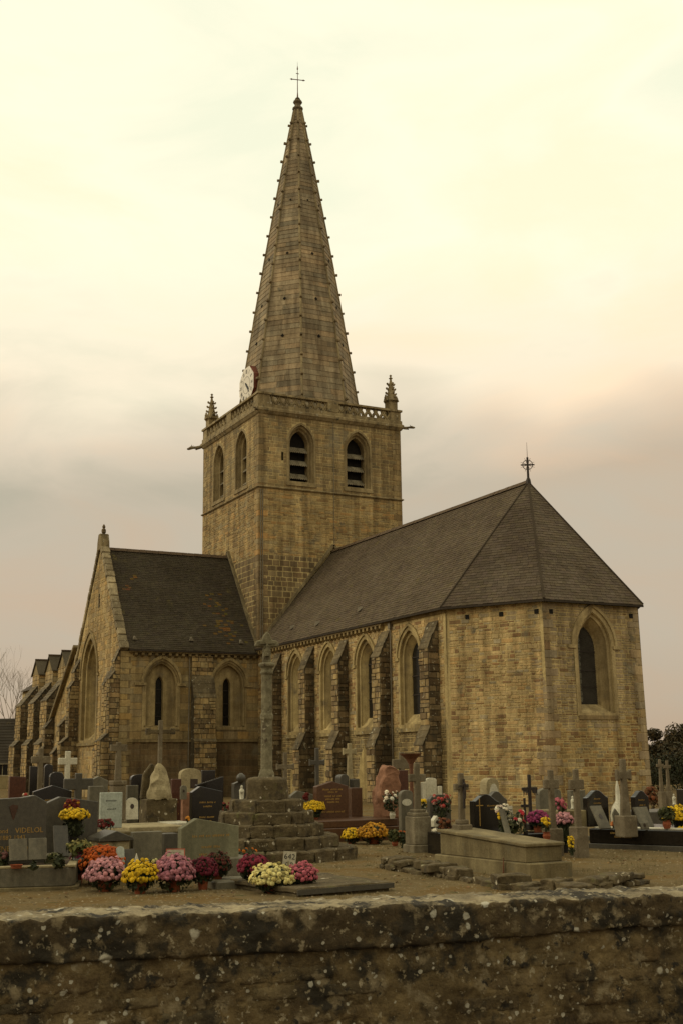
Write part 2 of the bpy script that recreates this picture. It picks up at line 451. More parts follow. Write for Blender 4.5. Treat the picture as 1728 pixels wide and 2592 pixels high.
# ---- tower
def tower():
    w = MB()
    z_str, z_cor = 17.06, 21.45
    FE = frame(CH0 + Vector((0, 0, 0)), (0, 1, 0)); FS = frame(CH0 + Vector((-TX, 0, 0)), (1, 0, 0))
    FN = frame(CH0 + Vector((0, TY, 0)), (-1, 0, 0)); FWt = frame(CH0 + Vector((-TX, TY, 0)), (0, -1, 0))
    eo = [arch(c, .92, 17.42, 19.86, 21.10) for c in (2.66, 6.36)]
    so = [arch(TX + c, .98, 17.42, 19.9, 21.12) for c in (-6.25, -2.62)]
    slit = [(1.40, 18.72), (1.54, 18.72), (1.54, 19.22), (1.40, 19.22)]
    rect = lambda W_: [(0, 0), (W_, 0), (W_, z_cor), (0, z_cor)]
    w.poly(rect(TY), eo + [slit], FE, 0, MORTAR); w.poly(rect(TX), so, FS, 0, MORTAR)
    w.poly(rect(TX), [], FN, 0, MORTAR); w.poly(rect(TY), [], FWt, 0, MORTAR)
    w.loft([FE(u, v, 0) for u, v in slit], [FE(u, v, -.3) for u, v in slit], (.2, .16, .08))
    w.poly(slit, [], FE, -.3, (.01, .01, .01))
    w.add([(-TX, 0, z_cor), (0, 0, z_cor), (0, TY, z_cor), (-TX, TY, z_cor)], [(0, 1, 2, 3)], (.2, .17, .1))
    t = cpart('tower', w, M_STONE)
    # masonry: brown ashlar low down, thin yellow rubble in the middle, weathered ashlar in the belfry
    roof_e = [(-.4, 7.6), (TY / 2, 14.0), (TY + .4, 7.6)]
    def low(fr, W_):
        zl = 13.2
        lowp = [(.22, 7.6), (W_ - .22, 7.6), (W_ - .22, zl), (.22, zl)]
        tri = [(-.2, 7.6), (W_ / 2, 14.15), (W_ + .2, 7.6)]
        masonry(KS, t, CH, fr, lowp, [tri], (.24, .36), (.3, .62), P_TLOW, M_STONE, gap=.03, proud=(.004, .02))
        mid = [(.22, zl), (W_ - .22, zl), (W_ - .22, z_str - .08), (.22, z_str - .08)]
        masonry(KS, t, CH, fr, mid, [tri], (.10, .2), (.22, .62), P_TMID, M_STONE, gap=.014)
    low(FE, TY); low(FS, TX)
    for fr, W_, hs in ((FE, TY, eo + [slit]), (FS, TX, so)):
        masonry(KS, t, CH, fr, [(.22, z_str + .1), (W_ - .22, z_str + .1), (W_ - .22, z_cor - .05), (.22, z_cor - .05)], hs, (.14, .27), (.25, .68), P_TTOP, M_STONE, gap=.012, proud=(.003, .018))
    # corner stones, alternately long and short
    for (x, y, sx, sy) in ((0, 0, -1, 1), (-TX, 0, 1, 1), (0, TY, -1, -1)):
        z = 7.6; k = 0
        while z < z_cor - .06:
            h = min(U_(.28, .36), z_cor - .03 - z)
            if abs(z + h - z_str) < .12: h = z_str - .09 - z if z < z_str - .2 else h
            if h < .1: h = .2
            a, b = (.55, .3) if k % 2 else (.3, .55)
            b_ = MB(); p = .028
            xs = sorted((x - sx * p, x + sx * a)); ys = sorted((y - sy * p, y + sy * b))
            b_.box((xs[0], ys[0], z + .008), (xs[1], ys[1], z + h - .008), pick(P_TTOP if z > z_str else (P_TMID if z > 13 else P_TLOW)))
            qo.append((b_, t)); z += h; k += 1
    # string course and cornice
    for nm, zz, pr, hh in (('string_course', z_str, .12, .14), ('cornice', z_cor, .22, .22)):
        b = MB()
        prof = [(0, -hh * .6), (pr, -hh * .05), (pr, hh * .3), (0, hh * .75)] if nm == 'string_course' else [(0, -.12), (.08, -.06), (.16, .06), (.20, .10), (.20, .24), (.14, .30), (0, .31)]
        cor = [(0, 0, 1, -1), (0, TY, 1, 1), (-TX, TY, -1, 1), (-TX, 0, -1, -1)]
        ringv = []
        for px_, pz in prof: ringv.append([(x + sx * px_, y + sy * px_, zz + pz) for x, y, sx, sy in cor])
        for A, B in zip(ringv[:-1], ringv[1:]): b.loft(A, B, (.32, .255, .14))
        cpart(nm, b, M_CRUST if nm == 'cornice' else M_DRESS, t)
    # belfry windows with sloping louvres
    for fr, cs, hwo, hwi in ((FE, (2.66, 6.36), .92, .575), (FS, (TX - 6.25, TX - 2.62), .98, .66)):
        for c in cs:
            b = MB()
            tn = (.34, .27, .145)
            s0 = (hwo, 17.42, 19.86 if fr is FE else 19.9, 21.10 if fr is FE else 21.12, 0, c)
            st = [s0, (hwo, *s0[1:4], .02, c), (hwo - .12, 17.55, 19.86, 20.98, .02, c), (hwo - .14, 17.56, 19.86, 20.95, -.12, c), (hwi + .14, 17.6, 19.86, 20.84, -.15, c), (hwi + .08, 17.62, 19.86, 20.78, -.30, c), (hwi, 17.66, 19.86, 20.68, -.34, c), (hwi, 17.66, 19.86, 20.68, -.75, c)]
            o = window_order(fr, st, tn, b)
            bw = cpart('belfry_window', b, M_DRESS)
            v = MB(); v.poly(o, [], fr, -.75, (.01, .01, .01)); cpart('void', v, M_VOID, bw)
            s = MB(); s.prism([(c - hwo - .05, 17.30), (c + hwo + .05, 17.30), (c + hwo + .05, 17.43), (c - hwo - .05, 17.43)], fr, -.3, .07, tn); cpart('sill', s, M_DRESS, bw)
            for z in (19.40, 18.62, 17.82):
                l = MB(); n = 9
                top = z + .40 if z < 19 else z + .85
                wv = hwi - .01
                lowE = []
                for q in range(n):                     # scalloped lower edge
                    u = c - wv + 2 * wv * q / n; du = 2 * wv / n
                    lowE += [(u, z + .02), (u + du / 2, z - .035)]
                lowE.append((c + wv, z + .02))
                back = .34; zt = z + .34
                A = [fr(u, q, -.36) for u, q in lowE]; B = [fr(u, q + .035, -.36) for u, q in lowE]
                Ct = [fr(u, zt, -.36 - back) for u, q in lowE]; D = [fr(u, zt + .035, -.36 - back) for u, q in lowE]
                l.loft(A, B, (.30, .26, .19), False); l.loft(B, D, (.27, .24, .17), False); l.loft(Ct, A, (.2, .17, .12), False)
                cpart('louvre', l, M_DRESS, bw)
    # lightning conductor and corner pipes
    b = MB(); b.tube((.05, 4.71, 13.6), (.05, 4.71, 21.4), .018, n=6); cpart('lightning_conductor', b, M_LEAD)
    for y in (.10, .22):
        b = MB(); b.tube((.06, y, 7.9), (.06, y, 16.9), .03, n=6); cpart('drainpipe', b, M_LEAD)
    # weathering strips where the roofs meet the tower
    b = MB()
    for y0, y1 in ((-.15, TY / 2), (TY + .15, TY / 2)): b.bar((.06, y0, 8.0), (.06, y1, 14.0), .14, .2, (1, 0, 0), (.26, .21, .12))
    cpart('weathering_strip', b, M_DRESS)
    b = MB()
    for x0 in (.15, -TX - .15): b.bar((x0, -.06, 7.8), (-TX / 2, -.06, 14.0), .14, .2, (0, 1, 0), (.22, .18, .10))
    cpart('weathering_strip', b, M_DRESS)
    return FE, FS

# ---- parapet, pinnacles, gargoyles
def parapet():
    zb, zt = 21.80, 22.66
    tn = (.33, .265, .145)
    root = MB()
    # floor gutter block and posts
    off = .11
    for (x0, y0, x1, y1) in ((-TX - off, -off, off, .22), (-TX - off, TY - .22, off, TY + off), (-off - .14, .23, off, TY - .23), (-TX - off, .23, -TX + .22, TY - .23)):
        root.box((x0, y0, zb - .04), (x1, y1, zb + .17), tn)
        root.box((x0 - .02, y0 - .02, zt - .12), (x1 + .02, y1 + .02, zt), (.35, .28, .155))
    p = cpart('parapet', root, M_CRUST)
    panel = MB()
    Lp, z0, z1 = 3.55, zb + .17, zt - .12
    H = z1 - z0
    n = 14; wm = Lp / n
    for i in range(n):
        u0 = i * wm
        # a leaf-shaped pair of curved bars in every bay: flowing tracery
        s = 1 if i % 2 == 0 else -1
        pts = []
        for k in range(7):
            a = k / 6; pts.append((u0 + wm * (.5 + s * .5 * math.cos(math.pi * a)), z0 + H * a))
        for (ua, va), (ub, vb) in zip(pts[:-1], pts[1:]): panel.bar((ua, 0, va), (ub, 0, vb), .07, .14, (0, 1, 0), tn)
        for (fa, fb) in ((.25, .62), (.75, .38)):
            q0 = (u0 + wm * (.5 + s * .5 * math.cos(math.pi * fa)), z0 + H * fa)
            q1 = (u0 + wm * (.5 - s * .42), z0 + H * (fb if fa < .5 else fb))
            panel.bar((q0[0], 0, q0[1]), (q1[0], 0, q1[1]), .055, .12, (0, 1, 0), tn)
            panel.bar((q1[0], 0, q1[1]), (u0 + wm * (.5 + s * .12), 0, z0 if fa < .5 else z1), .05, .10, (0, 1, 0), tn)
    me = panel.mesh('tracery_panel', M_CRUST)
    for (x, y, r) in ((-.02, .78, 90), (-.02, 5.05, 90), (-TX + .72, .06, 0), (-TX + 4.75, .06, 0), (-TX + .08, .78, 90), (-TX + .08, 5.05, 90), (-TX + .72, TY - .06, 0), (-TX + 4.75, TY - .06, 0)):
        link('tracery_panel', me, p, (x, y, 0), (0, 0, math.radians(r)))
    post = MB(); post.box((-.36, -.17, 0), (.36, .17, zt - zb - .291), tn); mp_ = post.mesh('post', M_CRUST, bevel=.02)
    for (x, y, r) in ((-.03, TY / 2 + .08, 90), (-TX / 2, .07, 0), (-TX + .07, TY / 2 + .08, 90), (-TX / 2, TY - .07, 0)):
        link('post', mp_, p, (x, y, zb + .171), (0, 0, math.radians(r)))
    cp = MB(); cp.box((-.37, -.37, 0), (.37, .37, zt - zb + .03), tn); mc = cp.mesh('corner_post', M_CRUST, bevel=.02)
    for x, y in ((-.31, .31), (-.31, TY - .31), (-TX + .31, .31), (-TX + .31, TY - .31)):
        link('corner_post', mc, p, (x, y, zb))
    # crocketed pinnacles on three corners
    b = MB()
    b.lathe([(.40, 0), (.40, .5), (.46, .56), (.46, .64), (.36, .72)], n=4, rot=math.pi / 4, tint=tn)
    b.lathe([(.33, .7), (.25, 1.0), (.16, 1.5), (.07, 1.95), (.06, 2.02), (.13, 2.08), (.05, 2.14), (.05, 2.2), (.09, 2.25), (.02, 2.32)], n=8, tint=tn)
    for k in range(4):
        a = math.pi / 2 * k
        b.prism([(-.24, .58), (.24, .58), (0, 1.0)], frame((.37 * math.sin(a), -.37 * math.cos(a), 0), (math.cos(a), math.sin(a), 0)), -.05, .05, tn)
    mpn = b.mesh('pinnacle', M_CRUST)
    c = MB(); c.box((0, -.05, -.05), (.13, .05, .04), tn); c.box((.09, -.06, 0), (.16, .06, .08), tn)
    mcr = c.mesh('crocket', M_CRUST)
    for x, y in ((-.36, TY - .36), (-TX + .36, .36), (-TX + .36, TY - .36)):
        o = link('pinnacle', mpn, church, (x, y, zt + .03))
        for z, r in ((.78, .29), (1.08, .22), (1.38, .175), (1.68, .12)):
            for k in range(4):
                a = math.pi / 2 * k + math.pi / 4 * 0
                link('crocket', mcr, o, (r * math.cos(a), r * math.sin(a), z), (0, 0, a))
    # gargoyles: long beast spouts at the corners
    g = MB()
    prof = [(0, .17, .16), (.35, .14, .13), (.7, .12, .11), (.95, .13, .13), (1.15, .17, .16), (1.35, .14, .12), (1.5, .09, .07)]
    prev = None
    for x, a, h in prof:
        q = [Vector((x, a * math.cos(t), -.02 * x + h * math.sin(t) - .06 * (x > 1.2))) for t in [math.pi * 2 * k / 8 for k in range(8)]]
        if prev: g.loft(prev, q, (.24, .19, .11))
        else: g.add(q, [tuple(range(8))[::-1]], (.24, .19, .11))
        prev = q
    g.add(prev, [tuple(range(8))], (.06, .05, .03))
    for s in (-1, 1): g.tube((1.05, s * .1, .1), (.95, s * .17, .25), .04, .01, 5, (.24, .19, .11)); g.bar((.2, s * .12, -.08), (.75, s * .2, -.16), .09, .1, tint=(.24, .19, .11))
    mg = g.mesh('gargoyle', M_CRUST)
    for x, y, a, s in ((0, TY, 45, .55), (-TX, 0, 225, .7), (0, 0, -45, .42), (-TX, TY, 135, .7)):
        link('gargoyle', mg, church, (x + .12 * math.cos(math.radians(a)), y + .12 * math.sin(math.radians(a)), 21.55), (0, 0, math.radians(a)), (s, s, s))

# ---- spire
def spire():
    cx, cy = -TX / 2, TY / 2
    z0, z1 = 21.6, 43.85
    Rz = lambda z: .26 + (z1 - z) * .1672 + .10 * math.sin(math.pi * (z - z0) / (z1 - z0))
    ang = [math.radians(22.5 + 45 * k) for k in range(9)]
    core = MB(); prev = None
    for i in range(12):
        z = z0 + (z1 - z0) * i / 11; q = [(cx + Rz(z) * .985 * math.cos(a), cy + Rz(z) * .985 * math.sin(a), z) for a in ang[:8]]
        if prev: core.loft(prev, q, (.09, .07, .04))
        prev = q
    sp = cpart('spire', core, M_CRUST)
    # the stones of the spire overlap downwards like shingles: every course has a lip
    hs = []; z = z0
    while z < z1 - .2:
        h = .37 - .12 * (z - z0) / (z1 - z0) + U_(-.03, .03); h = min(h, z1 - z); hs.append((z, h)); z += h
    for z, h in hs:
        zt = z + h; cz = U_(.016, .028); ck_ = U_(.97, 1.03)
        for k in range(8):
            a0, a1 = ang[k], ang[k + 1]
            lo0 = Vector((cx + Rz(z) * math.cos(a0), cy + Rz(z) * math.sin(a0), z)); lo1 = Vector((cx + Rz(z) * math.cos(a1), cy + Rz(z) * math.sin(a1), z))
            hi0 = Vector((cx + Rz(zt) * math.cos(a0), cy + Rz(zt) * math.sin(a0), zt)); hi1 = Vector((cx + Rz(zt) * math.cos(a1), cy + Rz(zt) * math.sin(a1), zt))
            am = (a0 + a1) / 2; nrm = Vector((math.cos(am), math.sin(am), .16)).normalized()
            W_ = (lo1 - lo0).length; n = max(1, round(W_ / U_(.8, 1.5)))
            cuts = [0] + sorted((i + U_(-.2, .2)) / n for i in range(1, n)) + [1]
            for f0, f1 in zip(cuts[:-1], cuts[1:]):
                e = .006 / max(W_, .1); dz = cz + U_(-.006, .008)
                a = lo0.lerp(lo1, f0 + e) + nrm * dz; b = lo0.lerp(lo1, f1 - e) + nrm * dz
                c = hi0.lerp(hi1, f1 - e) + nrm * .004; d = hi0.lerp(hi1, f0 + e) + nrm * .004
                bi = lo0.lerp(lo1, f0 + e) - nrm * .05; bj = lo0.lerp(lo1, f1 - e) - nrm * .05
                ci = hi0.lerp(hi1, f1 - e) - nrm * .05; di = hi0.lerp(hi1, f0 + e) - nrm * .05
                piece(KS, sp, CH, [a, b, c, d, bi, bj, ci, di], ((0, 1, 2, 3), (4, 5, 1, 0), (5, 6, 2, 1), (7, 4, 0, 3)), tuple(ck_ * q for q in pick(P_SPIRE)), M_STONE)
    ck = MB(); ck.bar((-.02, 0, 0), (.20, 0, .03), .15, .14, tint=(.27, .21, .12)); ck.box((.13, -.08, -.05), (.22, .08, .08), (.27, .21, .12))
    mck = ck.mesh('crocket', M_CRUST, bevel=.02)
    for k in range(8):
        a = ang[k]; b = MB()
        for (za, zb) in zip([z0 + (z1 - z0) * i / 6 for i in range(6)], [z0 + (z1 - z0) * i / 6 for i in range(1, 7)]):
            ra, rb = Rz(za) + .015, Rz(zb) + .015
            b.tube((cx + ra * math.cos(a), cy + ra * math.sin(a), za), (cx + rb * math.cos(a), cy + rb * math.sin(a), zb), .075, .065, 6, (.32, .26, .145))
        cpart('rib', b, M_DRESS, sp)
        for i in range(16):
            z = 23.2 + i * 1.305
            if z < 43.3: link('crocket', mck, sp, (cx + Rz(z) * math.cos(a), cy + Rz(z) * math.sin(a), z), (U_(-.1, .1), U_(-.25, .1), a + U_(-.12, .12)), (U_(.85, 1.1),) * 3)
    q = MB(); 
    for dx, dz in ((0, 0), (.11, 0), (-.11, 0), (0, .12), (0, -.12)):
        q.lathe([(.075, 0), (.075, .03)], (dx, dz, 0), 8, (.02, .016, .01))
    mq = q.mesh('quatrefoil_hole', M_VOID)
    for k in range(8):
        am = (ang[k] + ang[k + 1]) / 2
        for z, s in ((27.25, .6), (29.8, .55), (33.0, .5), (36.9, .35)):
            r = Rz(z) * math.cos(math.pi / 8) + .03
            link('quatrefoil_hole', mq, sp, (cx + r * math.cos(am), cy + r * math.sin(am), z), (math.radians(90 - 9), 0, am + math.pi / 2), (s, s, 1))
    f = MB()
    f.lathe([(.27, 43.8), (.29, 43.92), (.35, 43.98), (.35, 44.08), (.26, 44.16), (.21, 44.22), (.20, 44.36), (.27, 44.44), (.31, 44.5), (.27, 44.6), (.17, 44.66), (.18, 44.74), (.13, 44.82), (.05, 44.86)], (cx, cy, 0), 12, (.18, .145, .08))
    cpart('finial', f, M_CRUST, sp)
    # wrought-iron cross; its arms run north and south
    c = MB(); c.tube((cx, cy, 44.7), (cx, cy, 45.2), .07, .035, 8); c.tube((cx, cy, 45.1), (cx, cy, 46.75), .032, .022, 6); c.tube((cx, cy, 46.7), (cx, cy, 47.5), .018, .006, 5)
    x = cpart('spire_cross', c, M_RUST)
    d = Vector((.25, 1, 0)).normalized() * .5
    b = MB(); b.tube((cx - d.x, cy - d.y, 46.17), (cx + d.x, cy + d.y, 46.17), .028, n=6)
    for s in (-1, 1):
        b.lathe([(.01, -.07), (.07, 0), (.01, .07)], (cx + s * d.x * .78, cy + s * d.y * .78, 46.17), 8)
    b.tube((cx - .1 * d.x, cy - .2 * d.y, 46.62), (cx + .1 * d.x, cy + .2 * d.y, 46.62), .025, n=5)
    cpart('cross_arm', b, M_RUST, x)
    b = MB(); b.lathe([(.005, 46.86), (.05, 46.95), (.035, 47.05), (.005, 47.25)], (cx, cy, 0), 8); cpart('cross_tip', b, M_RUST, x)
    # clock on the south side of the spire
    yc = cy - Rz(24.4) * .924 - .26; zc = 24.48
    fr = frame((cx, yc, zc), (1, 0, 0))
    oc = [(1.22 * math.cos(math.radians(22.5 + 45 * k)), 1.22 * math.sin(math.radians(22.5 + 45 * k))) for k in range(8)]
    b = MB(); b.prism(oc, fr, -.62, 0); clock = cpart('clock', b, M_REDBOX)
    b = MB(); b.prism([(u * .985, v * .985) for u, v in oc], fr, 0.002, .02); cpart('dial', b, M_WHITE, clock)
    b = MB()
    for rr in (.52,):
        A = [(rr * math.cos(t), rr * math.sin(t)) for t in [math.pi * k / 16 for k in range(32)]]; B = [(u * 1.04, v * 1.04) for u, v in A]
        ring(b, fr, A, B, .021, .026, (.1, .1, .1), True)
    cpart('chapter_ring', b, M_BLACKPAINT, clock)
    for i, s in enumerate(('XII', 'I', 'II', 'III', 'IIII', 'V', 'VI', 'VII', 'VIII', 'IX', 'X', 'XI')):
        a = math.radians(90 - 30 * i)
        o = text('numeral', s, .36, M_BLACKPAINT, clock, fr(.84 * math.cos(a), .84 * math.sin(a), .024), (math.pi / 2, 0, 0), ext=.004)
        o.rotation_euler = (Matrix.Rotation(math.pi / 2, 4, 'X') @ Matrix.Rotation(a - math.pi / 2, 4, 'Z')).to_euler()
        o.scale = (.62, 1, 1)
    for nm, L_, wd, a in (('hour_hand', .52, .09, math.radians(-42)), ('minute_hand', .74, .05, math.radians(-52))):
        b = MB(); ca, sa = math.cos(a), math.sin(a)
        pl = [(-.22, -wd * .5), (0, -wd), (L_ * .8, -wd * .6), (L_, 0), (L_ * .8, wd * .6), (0, wd), (-.22, wd * .5)]
        b.prism([(u * ca - v * sa, u * sa + v * ca) for u, v in pl], fr, .03 if nm == 'hour_hand' else .045, .04 if nm == 'hour_hand' else .055); cpart(nm, b, M_BLACKPAINT, clock)

def text(name, body, size, m, parent, loc, rot, ext=.003, align='CENTER'):
    c = bpy.data.curves.new(name, 'FONT'); c.body = body; c.size = size; c.extrude = ext; c.align_x = align; c.align_y = 'CENTER'
    c.resolution_u = 2
    c.materials.append(m)
    o = bpy.data.objects.new(name, c)
    me = bpy.data.meshes.new_from_object(o); me.materials.clear(); me.materials.append(m)
    bpy.data.objects.remove(o); bpy.data.curves.remove(c)
    return link(name, me, parent, loc, rot)

# ---- roofs
def slope(name, a, b, c, d, base_tint, parent=None, pitch=.15, wid=.24, patch=None, slates=True, var=.16):
    """slate roof plane: a-b the eave (left to right seen from outside), c-d the ridge (right, left)"""
    a, b, c, d = map(Vector, (a, b, c, d))
    u = (b - a).normalized(); n = u.cross((d + c) / 2 - (a + b) / 2).normalized()
    m = MB()
    t = .06
    ctr = [a, b, c, d] if (c - d).length > 1e-3 else [a, b, c]
    k = len(ctr)
    m.add(ctr + [q - n * t for q in ctr], [tuple(range(k)), tuple(range(k, 2 * k))[::-1]] + [(k + i, k + (i + 1) % k, (i + 1) % k, i) for i in range(k)], tuple(x * .6 for x in base_tint))
    o = cpart(name, m, M_SLATE, parent)
    if not slates: return o
    L_ = ((c + d) / 2 - (a + b) / 2).length; rows = int(L_ / pitch)
    for r in range(rows):
        f0, f1 = r / rows, min(1, (r + 1.25) / rows)
        e0, e1 = a.lerp(d, f0), b.lerp(c, f0); g0, g1 = a.lerp(d, f1), b.lerp(c, f1)
        W_ = (e1 - e0).length
        if W_ < .1: continue
        x = -wid * (.5 if r % 2 else 0) * U_(.8, 1.2)
        while x < W_:
            w = wid * U_(.85, 1.15); x0, x1 = max(0, x) / W_, min(W_, x + w - .006) / W_; x += w
            if x1 - x0 < .02 / W_: continue
            lift = U_(.016, .028); dr = U_(-.012, .012)
            slide = (g0 - e0) * (dr / pitch)
            p0 = e0.lerp(e1, x0) + n * lift + slide; p1 = e0.lerp(e1, x1) + n * lift + slide
            p2 = g0.lerp(g1, x1) + n * .004; p3 = g0.lerp(g1, x0) + n * .004
            q0 = p0 - n * .02; q1 = p1 - n * .02
            kk = 1 + U_(-var, var); ti = (base_tint[0] * kk, base_tint[1] * kk * U_(.97, 1.03), base_tint[2] * kk * U_(.92, 1.08))
            if patch:
                for (pp, rad, colr, pr) in patch:
                    dd = (p0 - Vector(pp)).length
                    if R.random() < pr * math.exp(-(dd / rad) ** 2): ti = tuple(x_ * U_(.8, 1.2) for x_ in colr)
            piece(KL, o, CH, [p0, p1, p2, p3, q0, q1], ((0, 1, 2, 3), (4, 5, 1, 0)), ti, M_SLATE)
    return o
def ridge_tiles(parent, a, b, m, h=.03, step=.36, w=.17):
    a, b = Vector(a), Vector(b); L_ = (b - a).length; n = int(L_ / step); d = (b - a) / n; dn = d.normalized(); s = dn.cross(Vector((0, 0, 1)))
    me = MB(); l = step * .97
    pr = [(-w, -.14), (0, .05), (w, -.14)]
    A = [s * x + Vector((0, 0, z)) for x, z in pr]; B = [q + dn * l for q in A]
    me.add(A + B, [(0, 1, 4, 3), (1, 2, 5, 4)], (0, 0, 0)); me.add([q - Vector((0, 0, .03)) for q in A] + A, [(0, 3, 4, 1), (1, 4, 5, 2)])
    mm = me.mesh('ridge_tile', m)
    for i in range(n): link('ridge_tile', mm, parent, a + d * i, (U_(-.02, .02), U_(-.02, .02), U_(-.03, .03)))

def buttress(o, out, along, w, prof, face_pal, side_pal, z_split=None):
    """o: foot centre on the wall; out: outward direction; prof: list of (projection, z)"""
    o = Vector(o); out = Vector(out).normalized(); al = Vector(along).normalized()
    if out.cross(Vector((0, 0, 1))).dot(al) > 0: al = -al       # along x up = out ... seen from outside, al points right
    al = Vector((0, 0, 1)).cross(out)
    b = MB()
    poly = [(0, 0)] + [(p, z) for p, z in prof]
    A = [o + al * (w / 2) + out * p + Vector((0, 0, z)) for p, z in poly]; B = [o - al * (w / 2) + out * p + Vector((0, 0, z)) for p, z in poly]
    n = len(A)
    b.add(A + B, [tuple(range(n)), tuple(range(n, 2 * n))[::-1]] + [(i, n + i, n + (i + 1) % n, (i + 1) % n) for i in range(n)], (.10, .08, .045))
    bt = cpart('buttress', b, M_CRUST)
    if face_pal is None: return bt
    # right side (as seen from outside) and front
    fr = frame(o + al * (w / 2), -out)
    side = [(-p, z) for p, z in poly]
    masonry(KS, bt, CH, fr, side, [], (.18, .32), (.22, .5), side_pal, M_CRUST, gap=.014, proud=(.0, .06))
    for (p0, z0), (p1, z1) in zip(prof[:-1], prof[1:]):
        if abs(p0 - p1) < 1e-4 and z1 - z0 > .3:
            ff = frame(o - al * (w / 2) + out * p0, al)
            masonry(KS, bt, CH, ff, [(0, z0), (w, z0), (w, z1), (0, z1)], [], (.18, .32), (.22, .5), face_pal, M_CRUST, gap=.014, proud=(.0, .06))
        elif p1 < p0 - .05:
            # weathering stones on the slope
            s = MB(); a0 = o + out * (p0 + .05) + Vector((0, 0, z0 - .02)); a1 = o + out * p1 + Vector((0, 0, z1 + .03))
            k = max(1, round((a1 - a0).length / .28))
            for i in range(k):
                q0 = a0.lerp(a1, i / k); q1 = a0.lerp(a1, (i + 1.05) / k); up = Vector((0, 0, .05))
                L0, L1 = -(w / 2 + .03), w / 2 + .03; cw = U_(.7, 1.25)
                s.add([q0 + al * L0, q0 + al * L1, q1 + al * L1, q1 + al * L0, q0 + al * L0 + up, q0 + al * L1 + up, q1 + al * L1 + up * .2, q1 + al * L0 + up * .2],
                      ((0, 3, 2, 1), (4, 5, 6, 7), (0, 1, 5, 4), (1, 2, 6, 5), (2, 3, 7, 6), (3, 0, 4, 7)), tuple(x * cw for x in (.17, .135, .075)))
            cpart('weathering', s, M_CRUST, bt, sub=1, rough=.035, rscale=4)
    return bt

def quoins(parent, base, top, d1, d2, pal, m, a=(.55, .3), hh=(.26, .36)):
    """corner stones up an edge from base to top; d1, d2 point along the two walls away from the corner"""
    base, top, d1, d2 = map(Vector, (base, top, d1, d2)); Lz = top.z - base.z; z = 0; k = 0
    while z < Lz - .1:
        h = min(U_(*hh), Lz - z); f = (z + .008) / Lz; g = (z + h - .008) / Lz
        l1, l2 = (a if k % 2 else a[::-1]); l1 *= U_(.85, 1.15); l2 *= U_(.85, 1.15)
        p0 = base.lerp(top, f); p1 = base.lerp(top, g); e = (d1 + d2).normalized() * .03 / max(.35, abs((d1 + d2).normalized().dot(d1.cross(Vector((0, 0, 1))).normalized())))
        b = MB(); o2 = -e
        n1 = d1.cross(Vector((0, 0, 1))).normalized(); n1 = n1 if n1.dot(d2) < 0 else -n1
        n2 = d2.cross(Vector((0, 0, 1))).normalized(); n2 = n2 if n2.dot(d1) < 0 else -n2
        pr = .026
        q = [d1 * l1 + n1 * pr, (n1 + n2) * (pr / (1 + n1.dot(n2))), d2 * l2 + n2 * pr, d2 * l2 - n2 * .1, d1 * l1 - n1 * .1]
        A = [p0 + x for x in q]; B = [p1 + x for x in q]; n = 5
        b.add(A + B, [tuple(range(n)), tuple(range(n, 2 * n))] + [(i, (i + 1) % n, n + (i + 1) % n, n + i) for i in range(n)], pick(pal))
        me = b.mesh('quoin', m, bevel=.012); link('quoin', me, parent); z += h; k += 1
CH0 = Vector((0, 0, 0)); qo = []
def glazing(fr, outline, d, parent, diamond=None, bars=()):
    g = MB(); g.poly(outline, [], fr, d, (.01, .01, .01)); p = cpart('pane', g, M_GLASS, parent)
    if diamond:
        l = MB(); s = diamond
        us = [u for u, v in outline]; vs = [v for u, v in outline]; u0, u1, v0, v1 = min(us), max(us), min(vs), max(vs)
        k = 1.35
        t0 = v0 - (u1 - u0) * k
        for sg in (1, -1):
            t = t0 if sg == 1 else v0
            while t < v1 + (u1 - u0) * k:
                # v = t + sg*k*(u-u0): clip against the outline by sampling
                run = None
                pts = []
                for i in range(25):
                    u = u0 + (u1 - u0) * i / 24; v = t + sg * k * (u - u0)
                    ok = any(a <= u <= b for a, b in spans(outline, v)) if v0 < v < v1 else False
                    if ok: pts.append((u, v))
                if len(pts) > 1: l.bar(fr(*pts[0], d + .012), fr(*pts[-1], d + .012), .016, .015, fr(0, 0, 1) - fr(0, 0, 0))
                t += s
        cpart('lead_lattice', l, mat('lattice_lead', base=(.075, .065, .05), rough=.9), parent)
    for z in bars:
        sp_ = spans(outline, z)
        if sp_:
            b = MB(); b.bar(fr(sp_[0][0], z, d + .03), fr(sp_[0][1], z, d + .03), .035, .03, fr(0, 0, 1) - fr(0, 0, 0)); cpart('saddle_bar', b, M_IRON, parent)

